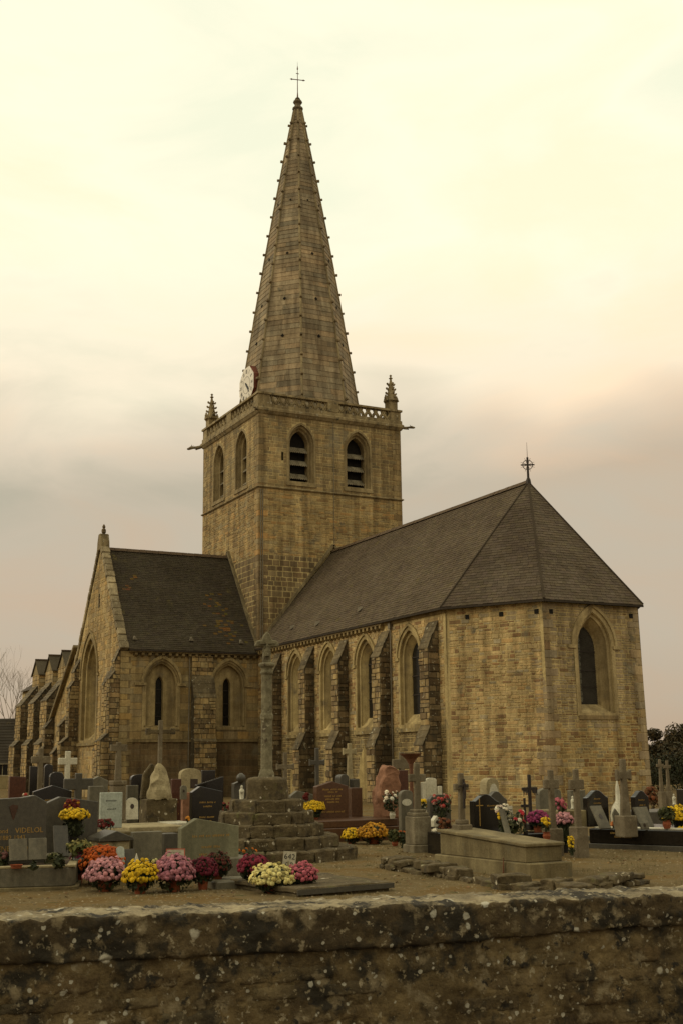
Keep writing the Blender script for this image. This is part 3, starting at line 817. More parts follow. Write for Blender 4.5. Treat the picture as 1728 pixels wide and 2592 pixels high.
def gothic_window(fr, c, steps, tint, hood, glass_d, lattice=None, bars=(), caps=None, colonnette=None, sill=None):
    b = MB(); o = window_order(fr, [s + (c,) for s in steps], tint, b)
    w = cpart('window', b, M_DRESS)
    hw, z0, z1, z2, d = steps[0]
    if hood:
        h = MB(); A = arch(c, hw, z1, z1, z2)[1:-1]; B = arch(c, hw + hood, z1, z1, z2 + hood * 1.25)[1:-1]
        ring(h, fr, A, B, -.02, .09, tuple(x * .95 for x in tint)); cpart('hood_mould', h, M_DRESS, w)
    if caps:
        for s in (-1, 1):
            h = MB(); u0, u1 = sorted((c + s * (hw - .10), c + s * (hw + caps)))
            h.prism([(u0, z1 - .10), (u1, z1 - .10), (u1, z1 + .04), (u0, z1 + .04)], fr, -.1, .085, tint); cpart('impost', h, M_DRESS, w)
    if colonnette:
        for s in (-1, 1):
            p = fr(c + s * (hw - .10), z0 + .05, -.06); q = fr(c + s * (hw - .10), z1 - .1, -.06)
            h = MB(); h.tube(p, q, .065, n=8, tint=tint); cpart('colonnette', h, M_DRESS, w)
    if sill:
        h = MB(); h.prism([(c - hw - .1, z0 - .16), (c + hw + .1, z0 - .16), (c + hw + .1, z0 + .0), (c - hw - .1, z0 + .0)], fr, -.3, sill, tuple(x * .8 for x in tint)); cpart('sill', h, M_CRUST, w)
    glazing(fr, o, glass_d, w, lattice, bars)
    return w

def chancel():
    LX = 19.39
    FSx = frame((0, 0, 0), (1, 0, 0)); FNx = frame((LX, TY, 0), (-1, 0, 0))
    b = MB()
    cs = (4.85, 8.65, 12.45, 16.45)
    hol = [arch(c, .82, 3.25, 6.08, 7.22) for c in cs]
    b.poly([(0, -.1), (LX, -.1), (LX, EAVE - .12), (0, EAVE - .12)], hol, FSx, 0, MORTAR)
    b.poly([(0, -.1), (LX, -.1), (LX, EAVE - .12), (0, EAVE - .12)], [], FNx, 0, MORTAR)
    wl = cpart('chancel_wall', b, M_STONE)
    big = [arch(c, 1.0, 3.1, 6.08, 7.42) for c in cs]
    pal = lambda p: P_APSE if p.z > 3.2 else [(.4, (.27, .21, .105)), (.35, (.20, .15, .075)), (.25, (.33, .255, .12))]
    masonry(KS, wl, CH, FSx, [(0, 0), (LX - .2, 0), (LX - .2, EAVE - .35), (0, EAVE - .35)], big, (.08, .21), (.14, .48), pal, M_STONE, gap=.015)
    tn = (.45, .36, .175)
    for c in cs:
        gothic_window(FSx, c, [(1.0, 3.1, 6.08, 7.42, .035), (.84, 3.25, 6.08, 7.24, .035), (.82, 3.25, 6.08, 7.22, -.08), (.70, 3.32, 6.08, 7.06, -.10), (.68, 3.33, 6.08, 7.03, -.16), (.50, 3.66, 6.08, 6.78, -.36), (.48, 3.68, 6.08, 6.74, -.40)], tn, .10, -.40, None, (4.5, 5.3, 6.1), .2, True, .12)
    # sloping weathered plinth under the windows, then the buttresses between them
    prof = [(.85, 0), (.85, 2.35), (.52, 3.15), (.52, 6.25), (.03, 7.35)]
    for x in (2.75, 6.7, 10.35, 14.35, 18.45):
        buttress((x, 0, 0), (0, -1, 0), (1, 0, 0), .72, prof, P_BFACE, P_BSIDE)
    # rendered patches near the ground
    for x, pts in ((4.6, [(-.35, .1), (.3, .1), (.34, 1.5), (-.2, 1.75)]), (12.1, [(-.6, .1), (.45, .1), (.5, 1.9), (.2, 2.5), (-.1, 2.1), (-.3, 1.7)]), (8.4, [(-.3, .1), (.2, .1), (.2, 2.0), (-.2, 1.8)])):
        b = MB(); b.prism([(x + u, v) for u, v in pts], FSx, -.02, .05, (.48, .38, .17)); cpart('render_patch', b, M_DRESS, wl)
    # corbel table
    cb = MB()
    A = [(0, 0), (.20, .10), (.20, .24), (0, .24)]
    for y in (0,): cb.prism(A, lambda u, v, d: Vector((d, -u, v)), -.075, .075, (.33, .25, .115))
    mc = cb.mesh('corbel', M_DRESS)
    x = .5
    while x < 14.2: link('corbel', mc, wl, (x, -.01, EAVE - .46)); x += .39
    b = MB(); b.box((.05, -.22, EAVE - .215), (14.3, .1, EAVE - .10), (.25, .19, .09)); cpart('eaves_course', b, M_DRESS, wl)
    b = MB(); b.box((14.305, -.08, EAVE - .24), (LX, .1, EAVE - .10), (.30, .23, .11)); cpart('eaves_course', b, M_DRESS, wl)
    b = MB(); b.tube((14.9, -.07, 0.2), (14.9, -.07, EAVE - .15), .035, n=8); b.box((14.8, -.15, EAVE - .45), (15.0, -.02, EAVE - .2)); cpart('drainpipe', b, M_LEAD, wl)

def apse():
    my = TY / 2; hy = 2.36; X0, X1 = 19.39, 22.94; bt = .13
    top = [(X0, 0), (X1, my - hy), (X1, my + hy), (X0, TY)]
    bot = [(X0, -bt * .3), (X1 + bt, my - hy - bt * .5), (X1 + bt, my + hy + bt * .5), (X0, TY + bt * .3)]
    zt = EAVE - .12
    b = MB(); frs = []
    wl = None
    for i in range(3):
        B0, B1 = Vector(bot[i] + (-.1,)), Vector(bot[i + 1] + (-.1,)); T0, T1 = Vector(top[i] + (zt,)), Vector(top[i + 1] + (zt,))
        u = (B1 - B0).normalized(); fr = frame(B0, u, (T0 + T1) / 2 - (B0 + B1) / 2)
        vv = ((T0 + T1) / 2 - (B0 + B1) / 2); v = (vv - u * vv.dot(u)).normalized()
        poly = [((p - B0).dot(u), (p - B0).dot(v)) for p in (B0, B1, T1, T0)]
        frs.append((fr, poly))
    cE = frs[1][1][1][0] / 2 + .03; dz = .1
    steps = [(1.02, 3.38 + dz, 6.11 + dz, 7.66 + dz, .035), (.84, 3.5 + dz, 6.11 + dz, 7.47 + dz, .035), (.82, 3.5 + dz, 6.11 + dz, 7.44 + dz, -.08), (.72, 3.56 + dz, 6.11 + dz, 7.3 + dz, -.1), (.70, 3.57 + dz, 6.11 + dz, 7.27 + dz, -.18), (.50, 3.86 + dz, 6.11 + dz, 6.98 + dz, -.55), (.48, 3.86 + dz, 6.11 + dz, 6.95 + dz, -.6)]
    hol = arch(cE, *steps[2][:4])
    for i, (fr, poly) in enumerate(frs): b.poly(poly, [hol] if i == 1 else [], fr, 0, MORTAR)
    wl = cpart('apse_wall', b, M_STONE)
    for i, (fr, poly) in enumerate(frs[:2]):
        W_ = poly[1][0]
        inset = [(poly[0][0] + .12, 0), (poly[1][0] - .12, 0), (poly[2][0] - .12, poly[2][1] - .02), (poly[3][0] + .12, poly[3][1] - .02)]
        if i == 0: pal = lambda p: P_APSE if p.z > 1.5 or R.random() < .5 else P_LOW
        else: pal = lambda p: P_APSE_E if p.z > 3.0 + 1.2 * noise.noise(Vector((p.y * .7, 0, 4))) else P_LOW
        hs = [arch(cE, *steps[0][:4])] if i == 1 else []
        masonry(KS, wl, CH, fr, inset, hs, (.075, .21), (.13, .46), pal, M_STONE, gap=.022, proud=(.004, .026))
    for (x, y), (bx, by), d1, d2, pal in ((top[1], bot[1], (-.845, -.534, 0), (0, 1, 0), P_APSE_E), (top[2], bot[2], (0, -1, 0), (-.845, .534, 0), P_APSE_E)):
        quoins(wl, (bx, by, 0), (x, y, zt), d1, d2, pal, M_STONE, (.5, .28), (.24, .4))
    fr = frs[1][0]
    tn = (.46, .37, .20)
    w = gothic_window(fr, cE, steps, tn, .12, -.6, .085, (4.55 + dz, 5.2 + dz, 5.95 + dz), .30, True, None)
    # ornamental glass border down the left edge
    b = MB()
    for k in range(11):
        z = 3.95 + dz + k * .235; b.prism([(cE - .40, z), (cE - .26, z + .02), (cE - .235, z + .12), (cE - .27, z + .21), (cE - .40, z + .21)], fr, -.599, -.585)
    cpart('ornamental_glass', b, M_LEADED, w)
    b = MB(); b.prism([(cE - .98, 3.24 + dz), (cE + .98, 3.24 + dz), (cE + .95, 3.40 + dz), (cE - .95, 3.40 + dz)], fr, -.3, .05, (.27, .2, .1)); cpart('sill', b, M_DRESS, w)
    # holes left by scaffolding, just under the eave
    for i, u in ((0, .9), (0, 2.4), (0, 3.9), (1, .35), (1, 2.9), (1, 4.35)):
        b = MB(); f2 = frs[i][0]; b.box((0, 0, 0), (.16, .02, .17)); bb = MB(); bb.prism([(u, 7.42), (u + .17, 7.42), (u + .17, 7.6), (u, 7.6)], f2, .0, .034, (.015, .012, .008)); cpart('putlog_hole', bb, M_VOID, wl)
    return top

def chancel_roof():
    o = .26; my = TY / 2; X0, X1, hy = 19.39, 22.94, 2.36
    ze = EAVE - .05
    apx = (19.14, my, RIDGE)
    ct = (.108, .083, .054)
    A = (-.02, -o, ze); Bp = (X0 + .05, -o, ze); C = (X1 + o, my - hy - .12, ze); D = (X1 + o, my + hy + .12, ze); E_ = (X0 + .05, TY + o, ze); F = (-.02, TY + o, ze)
    ra = (0.0, my, RIDGE)
    r1 = slope('chancel_roof', A, Bp, apx, ra, ct)
    at_ = (.094, .073, .050)
    slope('apse_roof', Bp, C, apx, apx, at_)
    slope('apse_roof', C, D, apx, apx, (.122, .096, .066))
    slope('apse_roof', D, E_, apx, apx, at_, slates=False)
    slope('chancel_roof', E_, F, ra, apx, ct, slates=False)
    b = MB()
    for p in (Bp, C, D): b.bar(Vector(p) + Vector((0, 0, .04)), Vector(apx) + Vector((0, 0, .02)), .09, .05, tint=(.06, .046, .03))
    cpart('hip_flashing', b, M_SLATE, r1)
    ridge_tiles(r1, Vector(ra) + Vector((0, 0, .06)), Vector(apx) + Vector((0, 0, .06)), M_TERRA_RIDGE)
    for q0, q1 in ((A, Bp), (Bp, C), (C, D)):
        b = MB(); b.bar(Vector(q0) + Vector((0, 0, -.05)), Vector(q1) + Vector((0, 0, -.05)), .05, .08, tint=(.05, .04, .03)); cpart('eaves_board', b, M_SLATE, r1)
    for x, z in ((3.6, 8.6), (6.9, 8.45), (11.1, 8.7)):       # small lead vents on the slope
        t = (z - ze) / (RIDGE - ze); y = -o + (my + o) * t
        b = MB(); b.add([(x - .14, y - .10, z + .0), (x + .14, y - .10, z), (x, y - .10, z + .2), (x, y + .22, z + .24)], [(0, 1, 2), (1, 3, 2), (0, 2, 3)], (.3, .27, .2)); cpart('roof_vent', b, M_LEAD, r1)
    # iron cross and rod on the apex
    c = MB(); x, y, z = apx
    c.lathe([(.13, -.1), (.10, .1), (.05, .22)], (x, y, z), 8); c.tube((x, y, z), (x, y, z + 1.12), .055, .045, 6); c.tube((x, y, z + 1.1), (x, y, z + 1.8), .012, .006, 4)
    cr = cpart('roof_cross', c, M_IRON)
    b = MB(); d = Vector((.5, .85, 0)).normalized()
    b.bar(Vector((x, y, z + .78)) - d * .30, Vector((x, y, z + .78)) + d * .30, .05, .05)
    for a in range(8):
        t = math.pi / 4 * a + .39
        b.tube(Vector((x, y, z + .78)) + d * (.06 * math.cos(t)) + Vector((0, 0, .06 * math.sin(t))), Vector((x, y, z + .78)) + d * (.33 * math.cos(t)) + Vector((0, 0, .33 * math.sin(t))), .012, .006, 4)
    for a in range(12):
        t0, t1 = math.tau * a / 12, math.tau * (a + 1) / 12
        b.tube(Vector((x, y, z + .78)) + d * (.22 * math.cos(t0)) + Vector((0, 0, .22 * math.sin(t0))), Vector((x, y, z + .78)) + d * (.22 * math.cos(t1)) + Vector((0, 0, .22 * math.sin(t1))), .016, n=4)
    cpart('cross_rays', b, M_IRON, cr)

def transept():
    YS = -7.72; ze = 7.68; zr = 13.66; mx_ = -TX / 2
    FEt = frame((0, YS, 0), (0, 1, 0)); FSt = frame((-TX, YS, 0), (1, 0, 0)); FWt = frame((-TX, 0, 0), (0, -1, 0))
    W_ = -YS
    c1, c2 = 2.20, 6.0
    b = MB()
    h1 = [arch(c, .90, 3.66, 5.87, 7.05) for c in (c1, c2)]
    hg = arch(2.85, 1.45, 3.1, 6.65, 8.75)
    gp = [(0, -.1), (TX, -.1), (TX, ze - .1), (TX / 2, zr + .15), (0, ze - .1)]
    b.poly([(0, -.1), (W_, -.1), (W_, ze - .12), (0, ze - .12)], h1, FEt, 0, (.20, .152, .08))
    b.poly(gp, [hg], FSt, 0, MORTAR)
    b.poly([(0, -.1), (W_, -.1), (W_, ze - .12), (0, ze - .12)], [], FWt, 0, MORTAR)
    wl = cpart('transept_wall', b, M_STONE)
    masonry(KS, wl, CH, FEt, [(.5, 3.0), (W_, 3.0), (W_, ze - .34), (.5, ze - .34)], [arch(c, 1.03, 3.5, 5.87, 7.25) for c in (c1, c2)], (.3, .42), (.45, .9), P_ASHG, M_STONE, gap=.007, proud=(.003, .012))
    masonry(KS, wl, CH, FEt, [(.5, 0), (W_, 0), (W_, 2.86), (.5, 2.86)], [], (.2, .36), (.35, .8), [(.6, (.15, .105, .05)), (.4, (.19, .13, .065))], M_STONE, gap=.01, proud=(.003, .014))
    masonry(KS, wl, CH, FSt, [(.1, 0), (TX - .1, 0), (TX - .1, ze - .2), (TX / 2, zr - .05), (.1, ze - .2)], [arch(2.85, 1.75, 3.0, 6.65, 9.12)], (.16, .3), (.28, .7), P_ASH, M_STONE)
    b = MB(); b.box((-.01, YS + .4, 2.86), (.09, 0, 2.99), (.24, .185, .09)); cpart('string_course', b, M_DRESS, wl)
    tn = (.36, .285, .145)
    for c in (c1, c2):
        b = MB()
        st = [(1.03, 3.5, 5.87, 7.25, .02, c), (.92, 3.64, 5.87, 7.08, .02, c), (.90, 3.66, 5.87, 7.05, -.06, c), (.82, 3.67, 5.87, 6.95, -.08, c), (.80, 3.68, 5.87, 6.92, -.30, c), (.26, 3.68, 5.87, 6.34, -.31, c), (.21, 3.72, 5.87, 6.28, -.34, c), (.20, 3.72, 5.87, 6.26, -.55, c)]
        o = window_order(FEt, st, tn, b)
        w = cpart('window', b, M_DRESS)
        h = MB(); ring(h, FEt, arch(c, 1.0, 5.87, 5.87, 7.2)[1:-1], arch(c, 1.13, 5.87, 5.87, 7.38)[1:-1], 0, .11, tn); cpart('hood_mould', h, M_DRESS, w)
        for u0, u1 in ((c - 1.45, c - .84), (c + .84, c + 1.35)):
            h = MB(); h.prism([(u0, 5.78), (u1, 5.78), (u1, 5.92), (u0, 5.92)], FEt, -.02, .09, tn); cpart('impost', h, M_DRESS, w)
        for u in (c - .87, c + .87):
            h = MB(); h.tube(FEt(u, 3.7, .0), FEt(u, 5.78, .0), .06, n=8, tint=tn); cpart('colonnette', h, M_DRESS, w)
        glazing(FEt, o, -.55, w, None, (4.2, 4.9, 5.6))
    # tall window in the south gable
    gothic_window(FSt, 2.85, [(1.75, 2.95, 6.65, 9.12, .03), (1.47, 3.1, 6.65, 8.78, .03), (1.45, 3.1, 6.65, 8.75, -.15), (1.25, 3.2, 6.65, 8.45, -.18), (1.23, 3.2, 6.65, 8.42, -.35), (.85, 3.6, 6.65, 7.9, -.75), (.83, 3.6, 6.65, 7.88, -.8)], (.36, .28, .13), .12, -.8, None, (4.4, 5.2, 6.0, 6.8), .25, True, .15)
    b = MB(); b.prism([(TX / 2 - .06, 10.3), (TX / 2 + .06, 10.3), (TX / 2 + .06, 11.1), (TX / 2 - .06, 11.1)], FSt, 0, .036, (.02, .015, .01)); cpart('gable_slit', b, M_VOID, wl)
    # east buttress between the windows, corner piers, stepped buttresses on the gable
    b = buttress((0, YS + 4.45, 0), (1, 0, 0), (0, 1, 0), 1.22, [(.62, 0), (.62, 2.88), (.5, 3.0), (.5, 5.15), (.08, 6.35), (.08, 7.4)], P_BFACE, P_ASHG)
    pb = MB(); pb.tube((.07, YS + 3.72, .1), (.07, YS + 3.72, ze - .2), .035, n=8); cpart('drainpipe', pb, M_LEAD, wl)
    quoins(wl, (0, YS, 0), (0, YS, ze - .1), (0, 1, 0), (-1, 0, 0), P_ASHG, M_STONE, (.62, .4))
    for x, w in ((-.32, .5), (-8.5, .7)):
        buttress((x, YS, 0), (0, -1, 0), (1, 0, 0), w, [(.95, 0), (.95, 2.95), (.55, 3.3), (.55, 6.1), (.30, 6.5), (.30, 7.0), (.02, 7.7)], P_ASHG, P_BFACE)
    buttress((-1.25, YS, 0), (0, -1, 0), (1, 0, 0), .42, [(.85, 0), (.85, 2.9), (.42, 3.3), (.42, 6.0), (.02, 6.9)], P_ASH, P_BSIDE)
    buttress((-2.15, YS, 0), (0, -1, 0), (1, 0, 0), .4, [(.7, 0), (.7, 2.5), (.30, 3.0), (.30, 5.9), (.02, 6.6)], P_ASH, P_BFACE)
    # corbel table and eaves
    cb = MB(); cb.prism([(0, 0), (.18, .10), (.18, .22), (0, .22)], lambda u, v, d: Vector((u, d, v)), -.075, .075, (.25, .19, .09)); mc = cb.mesh('corbel', M_DRESS)
    y = YS + .75
    while y < -.15: link('corbel', mc, wl, (.01, y, ze - .43)); y += .37
    b = MB(); b.box((-.1, YS + .4, ze - .205), (.22, 0, ze - .1), (.22, .17, .085)); cpart('eaves_course', b, M_DRESS, wl)
    # roof
    o = .26; ct = (.060, .049, .032)
    ochre = (.13, .08, .024)
    r = slope('transept_roof', (o, YS + .35, ze - .05), (o, .02, ze - .05), (mx_, .02, zr), (mx_, YS + .35, zr), ct, patch=[((-.9, -1.75, 8.9), .75, ochre, .5), ((-1.6, -1.9, 10.0), .6, ochre, .3), ((-2.2, -1.9, 10.8), .45, ochre, .4), ((-3.0, -6.2, 12.0), .35, ochre, .4), ((-2.6, -6.9, 11), .5, (.13, .07, .03), .35)], wid=.22, pitch=.14)
    slope('transept_roof', (-TX - o, .02, ze - .05), (-TX - o, YS + .35, ze - .05), (mx_, YS + .35, zr), (mx_, .02, zr), ct, slates=False)
    ridge_tiles(r, (mx_, YS + .4, zr + .06), (mx_, 0, zr + .06), M_TERRA_RIDGE, h=.03)
    b = MB(); b.bar((o, YS + .35, ze - .1), (o, .0, ze - .1), .05, .08, tint=(.05, .04, .03)); cpart('eaves_board', b, M_SLATE, r)
    for y, z in ((-7.0, 8.15), (-3.85, 8.2), (-1.0, 8.15)):
        t = (z - ze) / (zr - ze); x = o + (mx_ - o) * t
        b = MB(); b.add([(x + .10, y - .14, z), (x + .10, y + .14, z), (x + .1, y, z + .2), (x - .2, y, z + .24)], [(0, 1, 2), (1, 3, 2), (0, 2, 3)], (.3, .27, .2)); cpart('roof_vent', b, M_LEAD, r)
    # stone coping on the gable, block by block, and a finial
    E0 = Vector((.12, YS + .12, ze - .05)); AP = Vector((mx_, YS + .12, zr + .42))
    for E1 in (E0, Vector((-TX - .12, YS + .12, ze - .05))):
        n = 17
        for i in range(n):
            p, q = E1.lerp(AP, i / n), E1.lerp(AP, (i + .96) / n)
            cv = U_(.6, 1.45); b = MB(); b.bar(p + Vector((0, 0, U_(-.02, .02))), q, U_(.42, .5), U_(.20, .28), (0, 1, 0) if False else (0, 0, 1), tuple(x * cv for x in (.36, .30, .185)))
            cpart('coping_stone', b, M_CRUST, wl, bevel=.03)
    b = MB(); b.box((.35, 0, 0), (-.35, .0, 0)); b = MB(); b.prism([(-.42, 0), (.42, 0), (.34, .5), (.16, .95), (-.16, .95), (-.34, .5)], frame((mx_, YS + .12, zr - .1), (1, 0, 0)), -.26, .26, (.3, .24, .13)); cpart('gable_block', b, M_CRUST, wl, bevel=.04)
    b = MB(); b.lathe([(.06, .8), (.07, .95), (.13, 1.05), (.13, 1.2), (.06, 1.28), (.10, 1.36), (.05, 1.48), (.01, 1.52)], (mx_, YS + .12, zr - .1), 8, (.2, .15, .08)); cpart('gable_finial', b, M_CRUST, wl)

def nave():
    """what shows of the nave west of the transept: a lean-to wall and three saddle-backed buttress turrets"""
    YS = -7.6
    b = MB(); F = frame((-16.0, YS, 0), (1, 0, 0))
    hole = arch(3.3, .42, 1.6, 3.2, 4.0)
    b.poly([(0, -.1), (7.1, -.1), (7.1, 8.4), (6.4, 8.3), (0, 3.4)], [hole], F, 0, MORTAR)
    b.add([(-16, YS, 3.4), (-9.6, YS, 8.3), (-9.6, -1, 8.3), (-16, -1, 3.4)], [(0, 1, 2, 3)], (.07, .055, .04))
    b.add([(-16, YS, -.1), (-16, YS, 3.4), (-16, -1, 3.4), (-16, -1, -.1)], [(0, 1, 2, 3)], MORTAR)
    wl = cpart('lean_to_wall', b, M_STONE)
    masonry(KS, wl, CH, F, [(.05, 0), (7.05, 0), (7.05, 8.2), (6.4, 8.1), (.05, 3.3)], [hole], (.18, .3), (.3, .7), P_ASH, M_STONE)
    w = MB(); st = [(.42, 1.6, 3.2, 4.0, .02, 3.3), (.40, 1.62, 3.2, 3.97, -.12, 3.3), (.2, 1.7, 3.2, 3.7, -.35, 3.3)]
    o = window_order(F, st, (.34, .27, .13), w); ww = cpart('window', w, M_DRESS); glazing(F, o, -.35, ww)
    b = MB(); b.bar((-16.1, YS - .02, 3.42), (-9.3, YS - .02, 8.62), .5, .22, tint=(.24, .19, .1)); cpart('coping_stone', b, M_CRUST, wl, bevel=.03)
    for x in (-11.0, -14.6):
        buttress((x, YS, 0), (0, -1, 0), (1, 0, 0), .7, [(.9, 0), (.9, 2.4), (.55, 2.9), (.55, 4.0), (.02, 4.7)], P_BFACE, P_BSIDE)
    b = MB(); b.box((-44, -3.2, -.1), (-9.0, 8, 8.0), MORTAR)
    nv = cpart('nave_wall', b, M_STONE)
    b = MB(); b.add([(-44, -3.5, 7.9), (-9, -3.5, 7.9), (-9, 4.6, 13.3), (-44, 4.6, 13.3)], [(0, 1, 2, 3)], (.07, .055, .04)); b.add([(-44, 12, 7.9), (-9, 12, 7.9), (-9, 4.6, 13.3), (-44, 4.6, 13.3)], [(0, 1, 2, 3)], (.07, .055, .04)); cpart('nave_roof', b, M_SLATE)
    for i, x in enumerate(NAVE_X):
        y1 = -6.05
        w = 2.1
        t = MB(); z1, zs = 8.15, 6.2
        t.box((x - w / 2, y1, -.1), (x + w / 2, -3.1, z1 - .01), (.12, .095, .05))
        F2 = frame((x - w / 2, y1, 0), (1, 0, 0)); F3 = frame((x + w / 2, y1, 0), (0, 1, 0))
        t.prism([(0, z1), (w, z1), (w / 2, z1 + .95)], F2, -2.9, 0, (.28, .22, .11))
        tr = cpart('nave_turret', t, M_STONE)
        masonry(KS, tr, CH, F2, [(0, 0), (w, 0), (w, z1), (0, z1)], [], (.25, .35), (.4, .8), P_ASH, M_STONE)
        masonry(KS, tr, CH, F3, [(0, 0), (2.9, 0), (2.9, z1), (0, z1)], [], (.25, .35), (.4, .8), lambda p: P_BSIDE if p.z < 6.8 else P_TMID, M_CRUST)
        for s in (-1, 1):
            b = MB(); e = Vector((x + s * (w / 2 + .12), 0, z1 - .08)); r = Vector((x, 0, z1 + 1.0)); q = [e + Vector((0, y1 - .1, 0)), r + Vector((0, y1 - .1, 0)), r + Vector((0, -3.0, 0)), e + Vector((0, -3.0, 0))]
            up = Vector((0, 0, .07)); b.add(q + [v + up for v in q], ((0, 1, 2, 3), (7, 6, 5, 4), (0, 4, 5, 1), (1, 5, 6, 2), (2, 6, 7, 3), (3, 7, 4, 0)), (.09, .075, .05)); cpart('turret_roof', b, M_SLATE, tr)
        b = MB(); b.bar((x, y1 - .1, z1 + 1.1), (x, -3.0, z1 + 1.1), .14, .1, tint=(.13, .09, .06)); cpart('turret_ridge', b, M_TERRA_RIDGE, tr)
        buttress((x, y1, 0), (0, -1, 0), (1, 0, 0), w * .8, [(1.5, 0), (1.5, 3.1), (1.15, 3.5), (1.15, 5.9), (.02, 7.3)], P_ASH, P_BSIDE)
NAVE_X = (-19.0, -22.6, -26.6)

tower(); parapet(); spire(); chancel(); apse(); chancel_roof(); transept(); nave()
for b_, t_ in qo: b_.obj('quoin', M_STONE, t_)
terrain()

# ------------------------------------------------------------------ churchyard wall in front
M_WALL = mat('old_wall', tint=True, scale=2.6, bump=1.0, bscale=24, dark=(.30, .27, .22), amount=.95,
             spots=[((.030, .023, .012), 3.4, .50, .10), ((.21, .16, .085), 5.5, .555, .09), ((.028, .022, .013), 9.0, .60, .06), ((.28, .225, .13), 17.0, .60, .05), ((.115, .085, .03), 7.0, .66, .06), ((.024, .018, .010), 1.2, .64, .14)],
             vspots=[((.46, .41, .29), 5.2, .27, .12), ((.46, .42, .31), 11, .42, .16), ((.40, .36, .26), 24, .46, .17)])
def churchyard_wall():
    e = empty('churchyard_wall', W0)
    tag(e, 'old lichen-spotted stone wall with overhanging coping running along the bottom of the churchyard', 'wall')
    n = WN; TH = .46
    def fr(s, z, d=0.0): return WU * s + n * d + Vector((0, 0, z))
    def ledge(s):
        t = (s - 5.0) / WSEEN
        return .413 - .01 * math.sin(math.pi * max(0, min(1, t * 1.4))) + .075 * max(0, min(1.2, t) - .55) / .45 + .010 * noise.noise(Vector((s * 2.5, 5, 1))) + .004 * noise.noise(Vector((s * 9, 5, 1)))
    def top(s): return .705 + .014 * noise.noise(Vector((s * 1.1, 1, 1))) + .010 * noise.noise(Vector((s * 4, 4, 1))) + .007 * noise.noise(Vector((s * 12, 4, 1)))
    def rough(q):
        return .018 * noise.noise(q * 4.2) + .021 * noise.noise(q * 9.5) + .019 * noise.noise(q * 21) + .010 * noise.noise(q * 45)
    # rough mortared core behind and between the stones
    c = MB(); ns, nz_ = 800, 46
    vs = []
    for j in range(nz_ + 1):
        for i in range(ns + 1):
            s = WLEN * i / ns; z = -.62 + (ledge(s) + .64) * j / nz_
            q = fr(s, z); vs.append(fr(s, z, rough(q) - .004))
    c.add(vs, [(j * (ns + 1) + i, j * (ns + 1) + i + 1, (j + 1) * (ns + 1) + i + 1, (j + 1) * (ns + 1) + i) for j in range(nz_) for i in range(ns)], (.19, .135, .06))
    c.add([fr(0, -.62, -TH), fr(WLEN, -.62, -TH), fr(WLEN, .6, -TH), fr(0, .6, -TH)], [(3, 2, 1, 0)], (.145, .115, .06))
    c.obj('mortar_core', M_WALL, e, smooth=True)
    def lump(s0, s1, z0f, z1f, d0, d1, tint, nu, nv, nd, amp, round_=.0, name='stone', toptint=None):
        """a stone: five-sided lattice with worn, chipped edges"""
        b = MB(); idx = {}; vs = []
        def P(i, j, k):
            key = (i, j, k)
            if key in idx: return idx[key]
            s = s0 + (s1 - s0) * i / nu; z = z0f(s) + (z1f(s) - z0f(s)) * j / nv; d = d0 + (d1 - d0) * k / nd
            ei = min(i, nu - i) == 0; ej = min(j, nv - j) == 0; ek = (k == nd)
            if ei + ej + ek >= 2:
                r = round_ * (.4 + 1.2 * abs(noise.noise(Vector((s * 7, z * 7, d * 7)))) * 2)
                if ej: z += r * .8 * (1 if j == 0 else -1)
                if ek: d -= r * .8
                pass
            q = fr(s, z, d); q = q + n * (rough(q) * amp) + noise.noise_vector(q * 13) * .004 * amp
            if j == nv: q.z += (rough(q * 1.3) * .6) * amp
            idx[key] = len(vs); vs.append(q); return idx[key]
        fs = []; ft = []
        for i in range(nu):
            for j in range(nv): fs.append((P(i, j, nd), P(i + 1, j, nd), P(i + 1, j + 1, nd), P(i, j + 1, nd)))
            for k in range(nd):
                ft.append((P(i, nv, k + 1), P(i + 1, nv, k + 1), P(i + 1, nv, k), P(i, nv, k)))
                fs.append((P(i, 0, k), P(i + 1, 0, k), P(i + 1, 0, k + 1), P(i, 0, k + 1)))
        for j in range(nv):
            for k in range(nd):
                fs.append((P(0, j, k), P(0, j, k + 1), P(0, j + 1, k + 1), P(0, j + 1, k)))
                fs.append((P(nu, j, k + 1), P(nu, j, k), P(nu, j + 1, k), P(nu, j + 1, k + 1)))
        b.add(vs, fs, tint); k0 = len(b.f)
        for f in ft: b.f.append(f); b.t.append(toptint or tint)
        return b.obj(name, M_WALL, e, smooth=True)
    s = 0.0
    while s < WLEN:
        l = U_(.5, 1.3)
        if WLEN - s - l < .3: l = WLEN - s
        k = U_(.85, 1.12); ti = (.125 * k, .088 * k, .041 * k)
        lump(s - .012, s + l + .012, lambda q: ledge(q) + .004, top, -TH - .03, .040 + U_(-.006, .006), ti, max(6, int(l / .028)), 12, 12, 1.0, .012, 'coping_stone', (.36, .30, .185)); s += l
    z = -.5; hs = [.15, .14, .13, .16, .12, .15]
    for h in hs:
        s = -U_(0, .2)
        while s < WLEN:
            l = U_(.12, .52)
            if R.random() < .38: s += U_(.08, .3); continue
            k = U_(.8, 1.2); ti = pick([(.6, (.18, .13, .062)), (.2, (.14, .105, .054)), (.2, (.21, .15, .07))])
            hh = h * U_(.72, .96); z0 = z + U_(0, .02); tl = U_(-.03, .03)
            if z0 + hh > .385: hh = .38 - z0
            if hh > .04:
                lump(max(0, s) + .004, min(WLEN, s + l) - .004, lambda q: z0 + tl * (q - s), lambda q: z0 + hh + tl * (q - s) * .5, -.05, U_(.000, .006), ti, max(4, int(l / .04)), 5, 1, .95, .012)
            s += l
        z += h
churchyard_wall()

